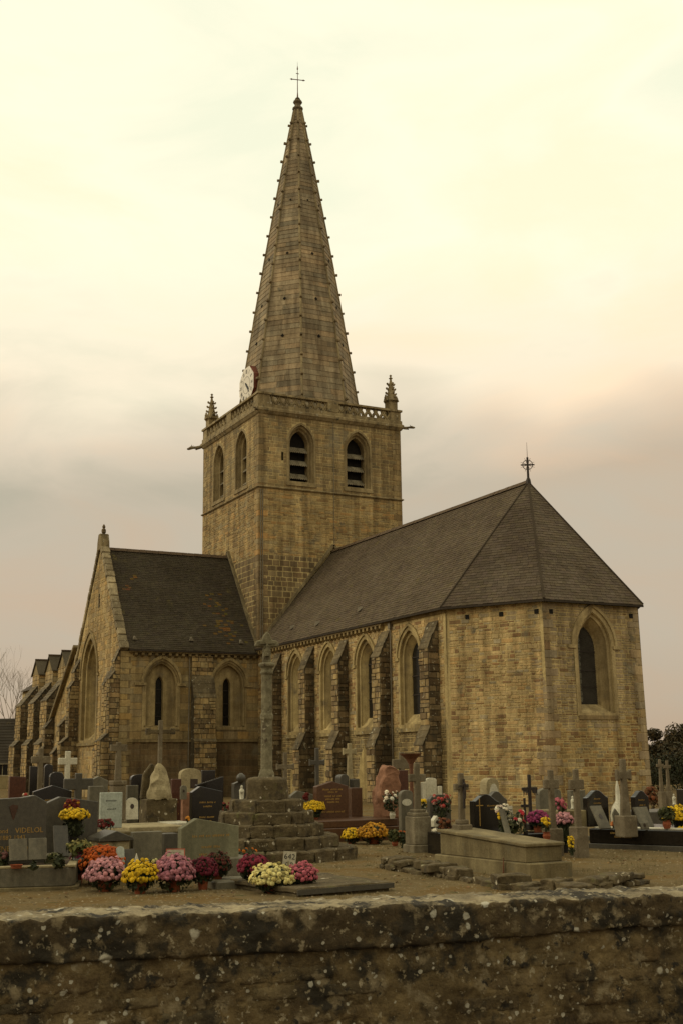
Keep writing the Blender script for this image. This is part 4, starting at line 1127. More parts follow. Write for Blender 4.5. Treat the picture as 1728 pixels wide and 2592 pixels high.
# small things lying on the gravel: pebbles, leaves, thin grass
def litter():
    pb = MB(); lv = MB(); gr = MB(); n = WN
    def spot():
        t = .3 + 17 * R.random() ** 1.6; s = 5 + U_(-.5, WSEEN * (1 + t * .16)) - t * .35
        return W0 + WU * s - n * t, t
    def gz(q): return .030 * noise.noise(Vector((q.x * .45, q.y * .45, 3))) + .012 * noise.noise(Vector((q.x * 2, q.y * 2, 8)))
    for _ in range(9000):
        q, t = spot(); r = U_(.006, .018) * (1 + .05 * t); z = gz(q); a = U_(0, 6.28); k = U_(.6, 1.3)
        c, s_ = math.cos(a), math.sin(a)
        P = [Vector((q.x + r * (x * c - y * s_), q.y + r * (x * s_ + y * c), z + r * h)) for x, y, h in ((-1, 0, 0), (0, -.7, 0), (1, .1, 0), (.1, .8, 0), (0, 0, .7))]
        pb.add(P, [(0, 1, 4), (1, 2, 4), (2, 3, 4), (3, 0, 4)], (.25 * k, .2 * k, .115 * k))
    for _ in range(2600):
        q, t = spot()
        if noise.noise(Vector((q.x * .5, q.y * .5, 9))) < -.05: continue
        z = gz(q) + .006; a = U_(0, 6.28); r = U_(.02, .045); c, s_ = math.cos(a) * r, math.sin(a) * r; w = .5
        ti = pick([(.5, (.16, .08, .025)), (.3, (.22, .13, .04)), (.2, (.09, .05, .02))])
        lv.add([(q.x - c, q.y - s_, z), (q.x + s_ * w, q.y - c * w, z + U_(0, .02)), (q.x + c, q.y + s_, z + U_(0, .012)), (q.x - s_ * w, q.y + c * w, z + U_(0, .02))], [(0, 1, 2, 3)], ti)
    for _ in range(30000):
        q, t = spot()
        if noise.noise(Vector((q.x * .6, q.y * .6, 2))) + .35 * noise.noise(Vector((q.x * 2.6, q.y * 2.6, 2))) < .10: continue
        z = gz(q) - .004; h = U_(.015, .06); a = U_(0, 6.28); d = Vector((math.cos(a), math.sin(a), 0)) * .004
        tp = Vector((q.x + U_(-.02, .02), q.y + U_(-.02, .02), z + h)); q3 = Vector((q.x, q.y, z))
        gr.add([q3 - d, q3 + d, tp], [(0, 1, 2)], pick([(.5, (.13, .105, .035)), (.3, (.09, .085, .028)), (.2, (.19, .14, .06))]))
    tag(pb.obj('pebbles', mat('pebble', tint=True, bump=0, scale=5)), 'pale pebbles scattered over the churchyard gravel', 'pebbles', kind='stuff')
    tag(lv.obj('fallen_leaves', M_LEAF), 'brown fallen leaves scattered over the churchyard ground', 'leaves', kind='stuff')
    tag(gr.obj('grass', M_LEAF), 'thin dry grass growing in patches on the churchyard ground', 'grass', kind='stuff')

# ------------------------------------------------------------------ trees, hedge and house behind
M_LEAF = mat('leaves', tint=True, rough=.7, bump=0, scale=.6, dark=(.6, .6, .55), spec=.2)
M_PALEBARK = mat('pale_bark', base=(.20, .16, .11), scale=4, bump=0)
M_BARK = mat('bark', base=(.09, .07, .045), scale=4, bump=.6, bscale=14)
def leaf_quads(mb, c, rad, n, size, pal, shell=.55, flat=False):
    c = Vector(c); rx, ry, rz = rad
    for _ in range(n):
        while True:
            q = Vector((U_(-1, 1), U_(-1, 1), U_(-1, 1)))
            if .02 < q.length < 1: break
        q = q.normalized() * (shell + (1 - shell) * R.random() ** .5)
        p = c + Vector((q.x * rx, q.y * ry, q.z * rz))
        nrm = (q + Vector((U_(-.8, .8), U_(-.8, .8), U_(-.5, .9)))).normalized(); a = nrm.orthogonal().normalized(); a = Matrix.Rotation(U_(0, 6.28), 3, nrm) @ a; b = nrm.cross(a)
        s = size * U_(.6, 1.3); t = pick(pal)
        mb.add([p - a * s, p - b * s * .45 + nrm * s * .1, p + a * s, p + b * s * .45 + nrm * s * .1], [(0, 1, 2, 3)], t)
def tree(px, ybase, ytop, wpx, d, pal, label, group, n=2200, leaf=.15):
    B = at(px, ybase, d); B.z = 0; H = at(px, ytop, d).z; w = wpx / 2 * d / FPX
    e = empty('tree', B); tag(e, label, 'tree', group)
    t = MB(); t.tube((0, 0, 0), (U_(-.2, .2), U_(-.2, .2), H * .55), .035 * H, .016 * H, 8)
    cl = []
    K = 34
    for k in range(K):
        a = U_(0, 6.28); r = w * U_(.2, .95); z = H * U_(.06, max(.3, .86 - .45 * (r / w) ** 1.6)); rr = r
        p = (rr * math.cos(a), rr * math.sin(a), z); cl.append(p); t.tube((0, 0, z * .55), p, .012 * H, .004 * H, 5)
    t.obj('trunk', M_BARK, e, smooth=True)
    c = MB()
    for p in cl:
        s = w * U_(.32, .5); k = U_(.75, 1.2); leaf_quads(c, p, (s, s * U_(.7, 1.1), s * U_(.6, 1)), n // K, leaf * U_(.8, 1.2), [(q, tuple(x * k for x in t)) for q, t in pal], .35)
    tag(c.obj('crown', M_LEAF, e), kind=None)
P_TREE1 = [(.5, (.060, .045, .018)), (.3, (.085, .055, .02)), (.2, (.042, .038, .016))]
P_TREE2 = [(.6, (.036, .036, .014)), (.4, (.055, .045, .018))]
for px, yt, w, d, pal, lb, n in (
    (1676, 1806, 150, 82, P_TREE1, 'brownish round-topped tree just past the apse corner', 11000),
    (1738, 1816, 170, 88, P_TREE1, 'brownish spreading tree cut off by the right edge of the photo', 11000),
    (1850, 1790, 150, 84, P_TREE2, 'dark tree beyond the right edge behind the graves', 6000)):
    tree(px, 2020, yt, w, d, pal, lb, 'trees past the apse', n)
hx = at(1690, 2000, 66); hx.z = 0
h = empty('hedge', hx, math.radians(115)); tag(h, 'dark green yew hedge behind the pale crosses right of the apse', 'hedge')
c = MB()
for k in range(26): leaf_quads(c, (-3 + k * .5, U_(-.15, .15), 1.0), (.6, .55, 1.15 + U_(-.2, .2)), 170, .085, [(.6, (.028, .032, .012)), (.4, (.045, .045, .016))], .3)
c.obj('foliage', M_LEAF, h)

def bare_tree(px, ytop, d, label, seed):
    rr = random.Random(seed); B = at(px, 1960, d); B.z = 0; H = at(px, ytop, d).z
    e = empty('bare_tree', B); tag(e, label, 'tree', 'bare trees beyond the nave')
    t = MB(); br = MB()
    def grow(mb, p, dr, L_, r, lv):
        q = p + dr * L_; mb.tube(p, q, r, r * .7, 5 if lv < 2 else 3, (.1, .08, .05))
        if lv > 4: return
        for _ in range(3 if lv < 3 else 2):
            nd = (dr + Vector((rr.uniform(-.6, .6), rr.uniform(-.6, .6), rr.uniform(-.05, .5)))).normalized(); grow(br, q, nd, L_ * rr.uniform(.62, .85), r * .6, lv + 1)
    grow(t, Vector((0, 0, 0)), Vector((rr.uniform(-.04, .04), 0, 1)), H * .36, .008 * H, 0)
    t.obj('trunk', M_PALEBARK, e); br.obj('branches', M_PALEBARK, e)
bare_tree(36, 1705, 125, 'bare winter tree standing just left of the nave buttresses', 3)
bare_tree(4, 1715, 125, 'bare winter tree at the left edge above the dark house roof', 11)
bare_tree(-50, 1700, 122, 'bare winter tree beyond the left edge', 15)

def house():
    A = at(58, 1960, 96); A.z = 0
    e = empty('house', A, math.radians(66)); tag(e, 'low house with dark slate roof and pale wall at the left edge', 'house')
    H = at(20, 1926, 96).z; Rz = at(20, 1814, 96).z; L_, D_ = 13, 6.5
    w = MB(); w.box((-L_, 0, 0), (0, D_, H)); w.prism([(0, H), (D_, H), (D_ / 2, Rz - .1)], lambda u, v, d: Vector((d, u, v)), -L_, 0); w.obj('wall', mat('pale_render', base=(.36, .29, .15), scale=1), e)
    r = MB()
    n = 16
    for s in (0, 1):
        for k in range(n):
            y0, z0 = -.35 + (D_ / 2 + .35) * k / n, H - .25 + (Rz - H + .25) * k / n; y1, z1 = -.35 + (D_ / 2 + .35) * (k + 1) / n, H - .25 + (Rz - H + .25) * (k + 1) / n
            f = (lambda y: y) if s == 0 else (lambda y: D_ - y)
            kk = U_(.85, 1.1); r.add([(-L_ - .3, f(y0), z0 + .06), (.3, f(y0), z0 + .06), (.3, f(y1), z1 + .01), (-L_ - .3, f(y1), z1 + .01), (-L_ - .3, f(y0), z0 - .05), (.3, f(y0), z0 - .05)], [(0, 1, 2, 3), (4, 5, 1, 0)], (.045 * kk, .038 * kk, .028 * kk))
    r.obj('roof', M_SLATE, e)
    b = MB(); b.bar((-L_ - .3, -.36, H - .22), (.3, -.36, H - .22), .1, .12); b.obj('gutter', M_LEAD, e)
    for x in (-1.6, -4.2, -7.4):
        b = MB(); b.box((x - .55, -.05, .95), (x + .55, .04, 2.2)); f = b.obj('window', mat('window_white', base=(.5, .44, .3)), e)
        b = MB(); b.box((x - .45, -.06, 1.05), (x - .03, -.051, 2.1)); b.box((x + .03, -.06, 1.05), (x + .45, -.051, 2.1)); b.obj('pane', M_GLASS, f)
house()
litter()

# ------------------------------------------------------------------ the graves
G_ = dict(
    gran=mat('grey_granite', base=(.17, .155, .11), scale=14, bump=.15, bscale=60, rough=.55, dark=(.6, .6, .58), vstreak=True),
    green=mat('greenish_granite', base=(.185, .18, .115), scale=18, bump=.2, bscale=70, rough=.8, dark=(.68, .68, .62), vstreak=True),
    dark=mat('dark_granite', base=(.075, .066, .048), scale=16, bump=.1, bscale=60, rough=.4, dark=(.6, .6, .6)),
    black=mat('black_granite', base=(.016, .013, .010), scale=20, bump=.0, rough=.16, spec=.5),
    brown=mat('brown_granite', base=(.095, .046, .022), scale=18, bump=.05, bscale=50, rough=.35),
    redbrown=mat('red_brown_granite', base=(.085, .033, .018), scale=18, bump=.05, rough=.3),
    pink=mat('pink_rough_granite', base=(.27, .135, .078), scale=5, bump=.9, bscale=12, rough=.9),
    conc=mat('old_concrete', base=(.235, .195, .105), scale=2.2, bump=.5, bscale=30, rough=.95, vstreak=True, spots=[((.12, .10, .055), 3.2, .60, .1)]),
    lime=mat('pale_limestone', base=(.34, .285, .165), scale=3, bump=.5, bscale=24, rough=.95, spots=[((.14, .115, .06), 4, .6, .08)]),
    mossy=mat('mossy_stone', base=(.125, .095, .048), scale=4.5, bump=.9, bscale=18, rough=.95, dark=(.4, .36, .28), amount=.9, spots=[((.05, .038, .02), 5, .56, .1), ((.10, .085, .03), 3, .6, .08), ((.40, .34, .22), 8, .64, .05)], vspots=[((.42, .37, .26), 9, .38, .14)]),
    greycross=mat('grey_stone_cross', base=(.17, .138, .088), scale=4, bump=.5, bscale=26, rough=.95, spots=[((.28, .25, .17), 8, .66, .06)]),
    pale=mat('pale_grey_stone', base=(.235, .205, .14), scale=4, bump=.5, bscale=26, rough=.95, vstreak=True),
    calv=mat('lichened_calvary_stone', base=(.215, .19, .118), scale=5, bump=.7, bscale=18, rough=.95, dark=(.45, .42, .36), amount=.9, spots=[((.08, .06, .035), 4.5, .58, .08), ((.38, .34, .22), 8, .62, .06)]),
    white=mat('white_marble', base=(.52, .49, .38), scale=5, bump=.1, rough=.5, dark=(.75, .72, .65)),
    blue=mat('pale_blue_grey_marble', base=(.36, .39, .33), scale=6, bump=.1, rough=.5, dark=(.75, .75, .72)),
    gold=mat('gold_lettering', base=(.36, .22, .055), rough=.45, metal=.2, bump=0),
    iron=M_IRON, rust=M_RUST,
    terra=mat('terracotta', base=(.27, .075, .028), scale=6, bump=.15),
    plast=mat('dark_plastic_pot', base=(.02, .016, .012), rough=.5, bump=0),
    tin=mat('grey_blue_bucket', base=(.19, .21, .17), rough=.5, bump=.05),
    soil=mat('grave_soil', base=(.07, .045, .022), scale=6, bump=.9, bscale=30),
    leaf=M_LEAF,
    petal=mat('petals', tint=True, rough=.75, bump=0, scale=9, dark=(.72, .7, .68), spec=.15),
    photo=mat('enamel_photo', base=(.05, .035, .025), rough=.3, bump=0),
    ink=mat('printed_black', base=(.03, .028, .022), rough=.7, bump=0),
    red=mat('red_print', base=(.5, .10, .05), rough=.6, bump=0),
)
GS, GC, GF, GP = 'gravestones in the churchyard', 'grave crosses in the churchyard', 'potted chrysanthemums on the graves', 'plaques and ornaments on the graves'
def base(name, label, cat, px, d, rz=90, z=0.0, group=None):
    p = at(px, 2050, d); e = empty(name, (p.x, p.y, z), math.radians(rz)); return tag(e, label, cat, group)
def Z(px, py, d): return at(px, py, d).z
def phi(px): return YAW + math.atan((px - 864) / FPX)
def wide(px0, px1, d, t=.12): c = phi((px0 + px1) / 2); return max(.05, ((px1 - px0) * d / FPX - t * math.sin(c)) / math.cos(c))

def outline(kind, w, h, k=None):
    a = w / 2
    if kind == 'flat': return [(-a, 0), (a, 0), (a, h), (-a, h)]
    if kind == 'gable': s = h - (k or .1); return [(-a, 0), (a, 0), (a, s), (0, h), (-a, s)]
    if kind == 'skew': s = h - (k or .14); return [(-a, 0), (a, 0), (a, s + .01), (-a * .46, h), (-a, s)]
    if kind == 'skew2': s = h - (k or .10); return [(-a, 0), (a, 0), (a, s - .03), (a * .62, h), (a * .2, h - .03), (-a, h - .05)]
    if kind == 'slope': return [(-a, 0), (a, 0), (a, h), (-a, h - (k or .15))]
    if kind == 'round':
        s = h - a * (k or .8); return [(-a, 0), (a, 0)] + [(a * math.cos(math.pi * i / 10), s + (h - s) * math.sin(math.pi * i / 10)) for i in range(11)]
    if kind == 'segment':
        s = h - (k or .12); return [(-a, 0), (a, 0)] + [(a * math.cos(math.pi * i / 10), s + (h - s) * math.sin(math.pi * i / 10) ** .8) for i in range(11)]
    if kind == 'wavy':
        s = h - (k or .16); return [(-a, 0), (a, 0), (a, s)] + [(a * (1 - 2 * i / 12), s + (h - s) * (.5 - .5 * math.cos(2 * math.pi * i / 12)) ** .8) for i in range(1, 12)] + [(-a, s)]
    if kind == 'wavel':
        s = h - (k or .16); return [(-a, 0), (a, 0), (a, s - .03)] + [(a * (1 - 2 * i / 12), s - .03 + (h - s + .03) * math.sin(math.pi * min(1, (i / 12) * .62 / .5 * .8)) ** 1.6) for i in range(1, 12)] + [(-a, s)]
def lines(parent, fr, cu, rows, m, hgt=.045, d=.003, cw=.028):
    """weathered lettering too worn to read: rows of short strokes"""
    b = MB()
    for v, w in rows:
        u = cu - w / 2
        while u < cu + w / 2:
            n = R.randint(3, 8)
            for _ in range(n):
                if u > cu + w / 2: break
                hh = hgt * U_(.7, 1); b.prism([(u, v), (u + cw * .5, v), (u + cw * .5, v + hh), (u, v + hh)], fr, -.004, d)
                if R.random() < .6: b.prism([(u + cw * .5, v + hh * .72), (u + cw * .82, v + hh * .72), (u + cw * .82, v + hh), (u + cw * .5, v + hh)], fr, -.004, d)
                u += cw
            u += cw * .9
    return tag(b.obj('inscription', m, parent), kind='stuff')
def stele(label, px0, px1, ytop, d, kind, m, t=.12, rz=90, z0=0.0, k=None, rough=0.0, text_rows=None, tcol='gold', plinth=True, group=GS, name='gravestone', cat='gravestone', ctr=0.0, th=.045, bev=.008):
    px = (px0 + px1) / 2
    rz += U_(-2, 2)
    e = base(name, label, cat, px, d, rz, z0, group)
    w = wide(px0, px1, d, t); h = max(.1, Z(px, ytop, d) - z0)
    pz = .09 if plinth else 0
    fr = frame((0, -t / 2, pz), (1, 0, 0))
    b = MB(); b.prism(outline(kind, w, h - pz, k), fr, -t, 0); b.obj('slab', G_[m], e, bevel=bev, rough=rough, sub=2 if rough else 0, rscale=4)
    if plinth:
        b = MB(); b.box((-w / 2 - .05, -t / 2 - .06, -.05), (w / 2 + .05, t / 2 + .06, pz - .002)); b.obj('plinth', G_[m], e, bevel=.008)
    if text_rows: lines(e, fr, ctr * w, [(f * (h - pz), g * w) for f, g in text_rows], G_[tcol], th)
    return e, fr, w, h - pz
def cross(label, px, d, ytop, yarm, arm, shaft, ybot, m, t=None, ped=(), rz=90, z0=None, taper=1.0, armh=None, ends=False, name='grave_cross', cat='grave cross', group=GC, head=None):
    c = math.cos(phi(px)); s = shaft * d / FPX / (c + .45); aw = arm * d / FPX / c * .93; t = t or s * .8
    zb = Z(px, ybot, d); zt = Z(px, ytop, d); za = Z(px, yarm, d); ah = (armh or shaft) * d / FPX * .5
    low = min([zb] + [Z(px, y1, d) for w, y0, y1 in ped])
    e = base(name, label, cat, px, d, rz + U_(-2, 2), 0.0, group)
    b = MB(); b.prism([(-s / 2 * taper, zb), (s / 2 * taper, zb), (s / 2, za - ah), (s / 2, zt), (-s / 2, zt), (-s / 2, za - ah)], frame((0, -t / 2, 0), (1, 0, 0)), -t, 0)
    b.obj('shaft', G_[m], e, bevel=min(.015, s * .12))
    t2 = t * .94
    b = MB()
    pl = [(-aw / 2, za - ah), (aw / 2, za - ah), (aw / 2, za + ah), (-aw / 2, za + ah)]
    if ends: pl = [(-aw / 2, za - ah * 1.35), (-aw / 2 + ah * .8, za - ah * .9), (aw / 2 - ah * .8, za - ah * .9), (aw / 2, za - ah * 1.35), (aw / 2, za + ah * 1.35), (aw / 2 - ah * .8, za + ah * .9), (-aw / 2 + ah * .8, za + ah * .9), (-aw / 2, za + ah * 1.35)]
    b.prism(pl, frame((0, -t2 / 2, 0), (1, 0, 0)), -t2, 0); b.obj('arms', G_[m], e, bevel=min(.015, s * .12))
    for w, y0, y1 in ped:
        q = w * d / FPX / (c + .45) / 2; a0, a1 = Z(px, y1, d), Z(px, y0, d)
        if y1 >= 2400: a0 = -.05
        b = MB(); b.box((-q, -q, a0), (q, q, a1)); b.obj('pedestal', G_[m], e, bevel=.015)
    return e
def tomb(label, px, d, w, l, tiers, m, rz=90, name='tomb', cat='tomb', group='tombs in the churchyard', lid=None):
    """tiers: (inset, z0, z1); front end at the given point, running back (west) by l"""
    e = base(name, label, cat, px, d, rz, 0, group)
    for i, (ins, z0, z1) in enumerate(tiers):
        b = MB(); b.box((-w / 2 + ins, ins, z0), (w / 2 - ins, l - ins, z1)); b.obj(('base' if i == 0 else 'coffer') if len(tiers) > 1 else 'slab', G_[m], e, bevel=.015)
    return e
def blossom(mb, p, n, r, t, k=7):
    n = n.normalized(); a = n.orthogonal().normalized(); b = n.cross(a); o = U_(0, 1)
    A = [p + a * (r * math.cos(o + 6.283 * i / k)) + b * (r * math.sin(o + 6.283 * i / k)) - n * r * .25 for i in range(k)]
    B = [p + a * (.58 * r * math.cos(o + .4 + 6.283 * i / k)) + b * (.58 * r * math.sin(o + .4 + 6.283 * i / k)) + n * r * .28 for i in range(k)]
    mb.add(A + B + [p + n * r * .45], [(i, (i + 1) % k, k + (i + 1) % k, k + i) for i in range(k)] + [(k + i, k + (i + 1) % k, 2 * k) for i in range(k)], t)
LEAFP = [(.6, (.030, .036, .013)), (.4, (.048, .052, .018))]
def dim(c):
    k = 1 if R.random() < .9 else .45
    return (c[0] * k, c[1] * k, c[2] * k)
def mum(label, px0, px1, ytop, ypot, pal, z0=0.0, d=None, pot='terra', fr_=.031, fill=.93, squash=1.0, potk=.42):
    px = (px0 + px1) / 2
    d = d or depth_of(px, ypot, z0)
    rad = (px1 - px0) / 2 * d / FPX; zt = Z(px, ytop, d) - z0
    p = at(px, ypot, d)
    e = empty('chrysanthemum_pot', (p.x, p.y, z0), U_(0, 6)); tag(e, label, 'flower pot', GF)
    ph = min(.2, zt * .42); pr = rad * potk
    b = MB(); b.lathe([(pr * .72, 0), (pr * .95, ph * .82), (pr * 1.04, ph * .82), (pr * 1.06, ph), (pr * .95, ph), (pr * .93, ph * .9)], (0, 0, 0), 14); b.obj('pot', G_[pot], e, smooth=False)
    zc = max(ph + .02, zt - rad * .95 * squash) if zt > rad else zt * .45
    hz = zt - zc
    lf = MB(); leaf_quads(lf, (0, 0, zc), (rad * .9, rad * .9, hz * .9), 260, .045, LEAFP, .7)
    leaf_quads(lf, (0, 0, (zc + ph) / 2), (rad * .78, rad * .78, max(.06, (zc - ph) * .8)), 200, .05, LEAFP, .5)
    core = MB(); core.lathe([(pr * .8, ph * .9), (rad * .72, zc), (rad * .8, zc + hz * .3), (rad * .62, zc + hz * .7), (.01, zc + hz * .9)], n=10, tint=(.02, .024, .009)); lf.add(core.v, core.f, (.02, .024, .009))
    lf.obj('foliage', G_['leaf'], e)
    fl = MB(); fr_ *= .86; n = int(3.1 * math.pi * rad * rad / (2.0 * fr_ * fr_)); hue = pick([(1, (1, 1, 1))]); ga = math.pi * (3 - 5 ** .5)
    lump = Vector((U_(0, 50), 0, 0))
    for i in range(n):
        y = 1 - (i + .5) / n * 1.32; r_ = math.sqrt(max(0, 1 - y * y)); q = Vector((r_ * math.cos(ga * i), r_ * math.sin(ga * i), y)) + Vector((U_(-.11, .11), U_(-.11, .11), U_(-.09, .09)))
        if R.random() > fill or noise.noise(q * 2.5 + lump) > .36: continue
        if y < -.12 and R.random() < .35: continue
        k = 1 + .15 * noise.noise(q * 1.8 + lump) + U_(-.07, .06)
        P = Vector((q.x * rad * k, q.y * rad * k, zc + q.z * (hz if q.z > 0 else min(hz, zc - ph * .6)) * k))
        blossom(fl, P, q + Vector((U_(-.3, .3), U_(-.3, .3), U_(0, .35))), fr_ * U_(.55, 1.35), dim(pick(pal)))
    tag(fl.obj('blossoms', G_['petal'], e), kind='stuff')
    return e
def bouquet(label, px, d, z0, w, h, pal, name='bouquet', cat='flowers', vase=None, n=26, fr_=.04, leaves=60, group='cut flowers and bouquets on the graves', vh=.18, leafpal=LEAFP, vr=.07):
    e = base(name, label, cat, px, d, 90, z0, group)
    zb = 0
    if vase:
        b = MB(); b.lathe([(vr * .7, 0), (vr, vh * .5), (vr * .8, vh * .85), (vr * 1.05, vh)], n=12); b.obj('vase', G_[vase], e); zb = vh
    lf = MB()
    leaf_quads(lf, (0, 0, zb + (h - zb) * .42), (w * .45, w * .4, (h - zb) * .5), leaves, .06, leafpal, .2)
    for _ in range(8): lf.tube((U_(-.02, .02), U_(-.02, .02), zb * .8), (U_(-.35, .35) * w, U_(-.3, .3) * w, zb + (h - zb) * U_(.5, .9)), .006, n=3, tint=(.04, .05, .018))
    lf.obj('foliage', G_['leaf'], e)
    if n:
        fl = MB()
        for _ in range(n):
            a = U_(0, 6.283); q = Vector((math.cos(a) * U_(.2, 1), math.sin(a) * U_(.2, 1), U_(-.25, 1)))
            blossom(fl, Vector((q.x * w * .48, q.y * w * .42, zb + (h - zb) * (.55 + .42 * q.z))), q + Vector((.3, -.6, .5)), fr_ * U_(.7, 1.2), pick(pal))
        fl.obj('blossoms', G_['petal'], e)
    return e
def plaque(label, px0, px1, ytop, d, z0, m, kind='flat', t=.035, lean=12, rz=90, photo=False, name='memorial_plaque', k=None, rows=None):
    px = (px0 + px1) / 2; e = base(name, label, 'plaque', px, d, rz + U_(-6, 6), z0, GP); w = wide(px0, px1, d, t); h = max(.06, Z(px, ytop, d) - z0)
    a = math.radians(lean); fr = frame((0, 0, 0), (1, 0, 0), (0, math.sin(a), math.cos(a)))
    b = MB(); b.prism(outline(kind, w, h / math.cos(a), k), fr, -t, 0); b.obj('tablet', G_[m], e, bevel=.004)
    if photo:
        b = MB(); b.prism([(w * .16 * math.cos(i * .628), h * .6 + w * .2 * math.sin(i * .628)) for i in range(10)], fr, -.002, .006); b.obj('photo_medallion', G_['photo'], e)
    if rows: lines(e, fr, 0, [(f * h, g * w) for f, g in rows], G_['ink'], .018, .003, .014)
    return e

YEL = [(.7, (.62, .40, .015)), (.3, (.52, .32, .01))]; GOLD = [(.6, (.50, .25, .02)), (.4, (.40, .18, .015))]; MAUVE = [(.6, (.40, .16, .19)), (.4, (.32, .12, .15))]
PINK = [(.7, (.50, .24, .25)), (.3, (.42, .19, .21))]; RUST = [(.7, (.42, .085, .010)), (.3, (.32, .06, .01))]; WINE = [(.7, (.12, .014, .026)), (.3, (.09, .010, .018))]
BURG = [(.7, (.17, .018, .035)), (.3, (.13, .013, .025))]; CREAM = [(.7, (.64, .56, .22)), (.3, (.52, .44, .15))]; ROSE = [(.7, (.40, .10, .125)), (.3, (.33, .08, .10))]; MAG = [(.7, (.30, .05, .13)), (.3, (.22, .035, .09))]
WINE2 = [(.7, (.17, .028, .06)), (.3, (.12, .02, .045))]; DKRED = [(.7, (.13, .02, .015)), (.3, (.09, .02, .012))]; WHITE = [(.7, (.66, .60, .45)), (.3, (.56, .44, .34))]; BRICK = [(.6, (.15, .05, .018)), (.4, (.10, .045, .015))]

# -- left foreground: kerbed grave with an open-book plaque
def kerb_grave():
    e = base('kerbed_grave', 'low pale granite grave kerb with rounded corner and bare soil at the left edge', 'grave kerb', 60, 16.5, 90, 0, None)
    N = ground(190, 2252); Lw = ground(-160, 2262)
    e.location = (N.x, N.y, 0); wid_ = 1.7; l = 2.35
    # local axes: +x north (right), +y west (back); the right front corner is the origin
    L = (N - Lw).length
    e.rotation_euler = (0, 0, math.atan2((N - Lw).y, (N - Lw).x))
    def rnd(i0, z0, z1, m, nm):
        x0, x1, y0, y1 = -L + i0, -i0, i0, l - i0; r = .16 - i0 * .5
        o = [(x0, y0), (x1 - r, y0)] + [(x1 - r + r * math.sin(a), y0 + r - r * math.cos(a)) for a in (.4, .8, 1.2)] + [(x1, y0 + r), (x1, y1), (x0, y1)]
        b = MB(); b.prism(o, lambda u, v, d: Vector((u, v, d)), z0, z1); return b.obj(nm, m, e, bevel=.01)
    rnd(-.05, -.03, .05, G_['conc'], 'footing'); rnd(0, .051, .30, G_['gran'], 'kerb')
    x0, x1, y0, y1 = -L, -.0, .0, l
    b = MB()
    for lo, hi in (((x0, 0, .301), (-.13, .13, .335)), ((-.13, .02, .301), (-.001, l, .335))): b.box(lo, hi)
    b.obj('rim', G_['lime'], e, bevel=.008)
    b = MB(); b.box((x0, .132, .26), (-.132, l, .315)); b.obj('soil', G_['soil'], e, sub=3, rough=.02, rscale=9)
kerb_grave()
d = 17.65
e, fr, w, h = stele('grey granite headstone with gold lettering and dark emblem on the kerbed grave', -46, 117, 2014, d, 'skew2', 'dark', t=.16, z0=.31, plinth=False, k=.07)
b = MB()
for k in range(9): a = k * .7; b.prism([(.0 + .07 * math.cos(a + i * 1.26) * (.3 + .09 * k) + (-.02), h * .76 + .16 * (k / 9 - .45) + .04 * math.sin(a + i * 1.26)) for i in range(5)], fr, -.003, .004 + .001 * k)
b.obj('emblem', mat('bronze_emblem', base=(.075, .035, .018), rough=.5), e)
for s, u, v, z in (('VIDELOL', .22, .485, .09), ('mond', -.19, .485, .075), ('1882 1943', -.02, .385, .075), ('VIDELOL', .26, .225, .10), ('RENE', -.17, .225, .09)):
    text('inscription', s, z * 1.18, G_['gold'], e, fr(u, h * v, .002), (math.pi / 2, 0, 0), .002)
def book(label, px0, px1, ytop, ybot, d):
    p = at((px0 + px1) / 2, ybot, d); e = empty('open_book_plaque', p, math.radians(90)); tag(e, label, 'plaque', GP)
    W_ = wide(px0, px1, d, .04) / 2; H = Z(px0, ytop, d) - p.z
    for s in (-1, 1):
        fr = frame((0, 0, 0), (s, -.12 if s > 0 else .12, 0), (0, .25, 1)) if s > 0 else frame((-W_ * .99, -.12 * W_, 0), (1, .12, 0), (0, .25, 1))
        if s > 0: fr = frame((.004, 0, 0), (1, -.12, 0), (0, .25, 1))
        b = MB(); b.prism([(0, 0), (W_, 0), (W_, H), (0, H)], fr, -.04, 0); b.obj('page', G_['gran'], e, bevel=.006)
book('grey open-book plaque leaning at the foot of the lettered headstone', 26, 117, 2122, 2177, 17.15)
e = base('bowl', 'shallow orange terracotta bowl on the soil of the kerbed grave', 'bowl', 48, 16.85, 90, .315); b = MB(); b.lathe([(.07, 0), (.085, .05), (.09, .05), (.08, .03)], n=14); b.obj('dish', G_['terra'], e)
bouquet('small green sprig on the kerbed grave soil', 92, 16.8, .31, .12, .1, [], name='small_plant', cat='plant', n=0, leaves=26)
bouquet('dark leafy tuft in the corner of the kerbed grave', 155, 16.9, .31, .2, .2, [], name='small_plant', cat='plant', n=0, leaves=50)
bouquet('dusky pink posy beside the open-book plaque', 14, 17.3, .31, .18, .22, [(1, (.16, .07, .06))], n=14, fr_=.03)

# -- second headstone behind it
d = 19.6
e, fr, w, h = stele('plain grey granite headstone with dark floral wreath, second from the left edge', 112, 248, 2016, d, 'skew', 'dark', t=.17, z0=.12, k=.1)
we = base('wreath', 'dark red artificial wreath hanging on the second headstone', 'wreath', 183, d - .22, 90, Z(183, 2037, d), 'wreaths on the graves'); b2 = MB()
for k in range(80): a = U_(0, 6.28); r = U_(.01, .13); blossom(b2, Vector((r * math.cos(a), U_(-.05, 0), r * math.sin(a) * .9)), Vector((U_(-.3, .3), -1, U_(-.3, .3))), .03, pick(DKRED if R.random() < .9 else GOLD))
b2.obj('blossoms', G_['petal'], we)
tomb('grey slab of the second grave under the yellow chrysanthemum', 190, 18.75, .95, 1.3, [(0, -.02, .22), (.05, .221, .34)], 'gran')
mum('yellow chrysanthemum in a dark bowl against the second headstone', 152, 222, 2046, 2100, YEL, z0=.42, d=18.9, pot='plast', squash=.55)
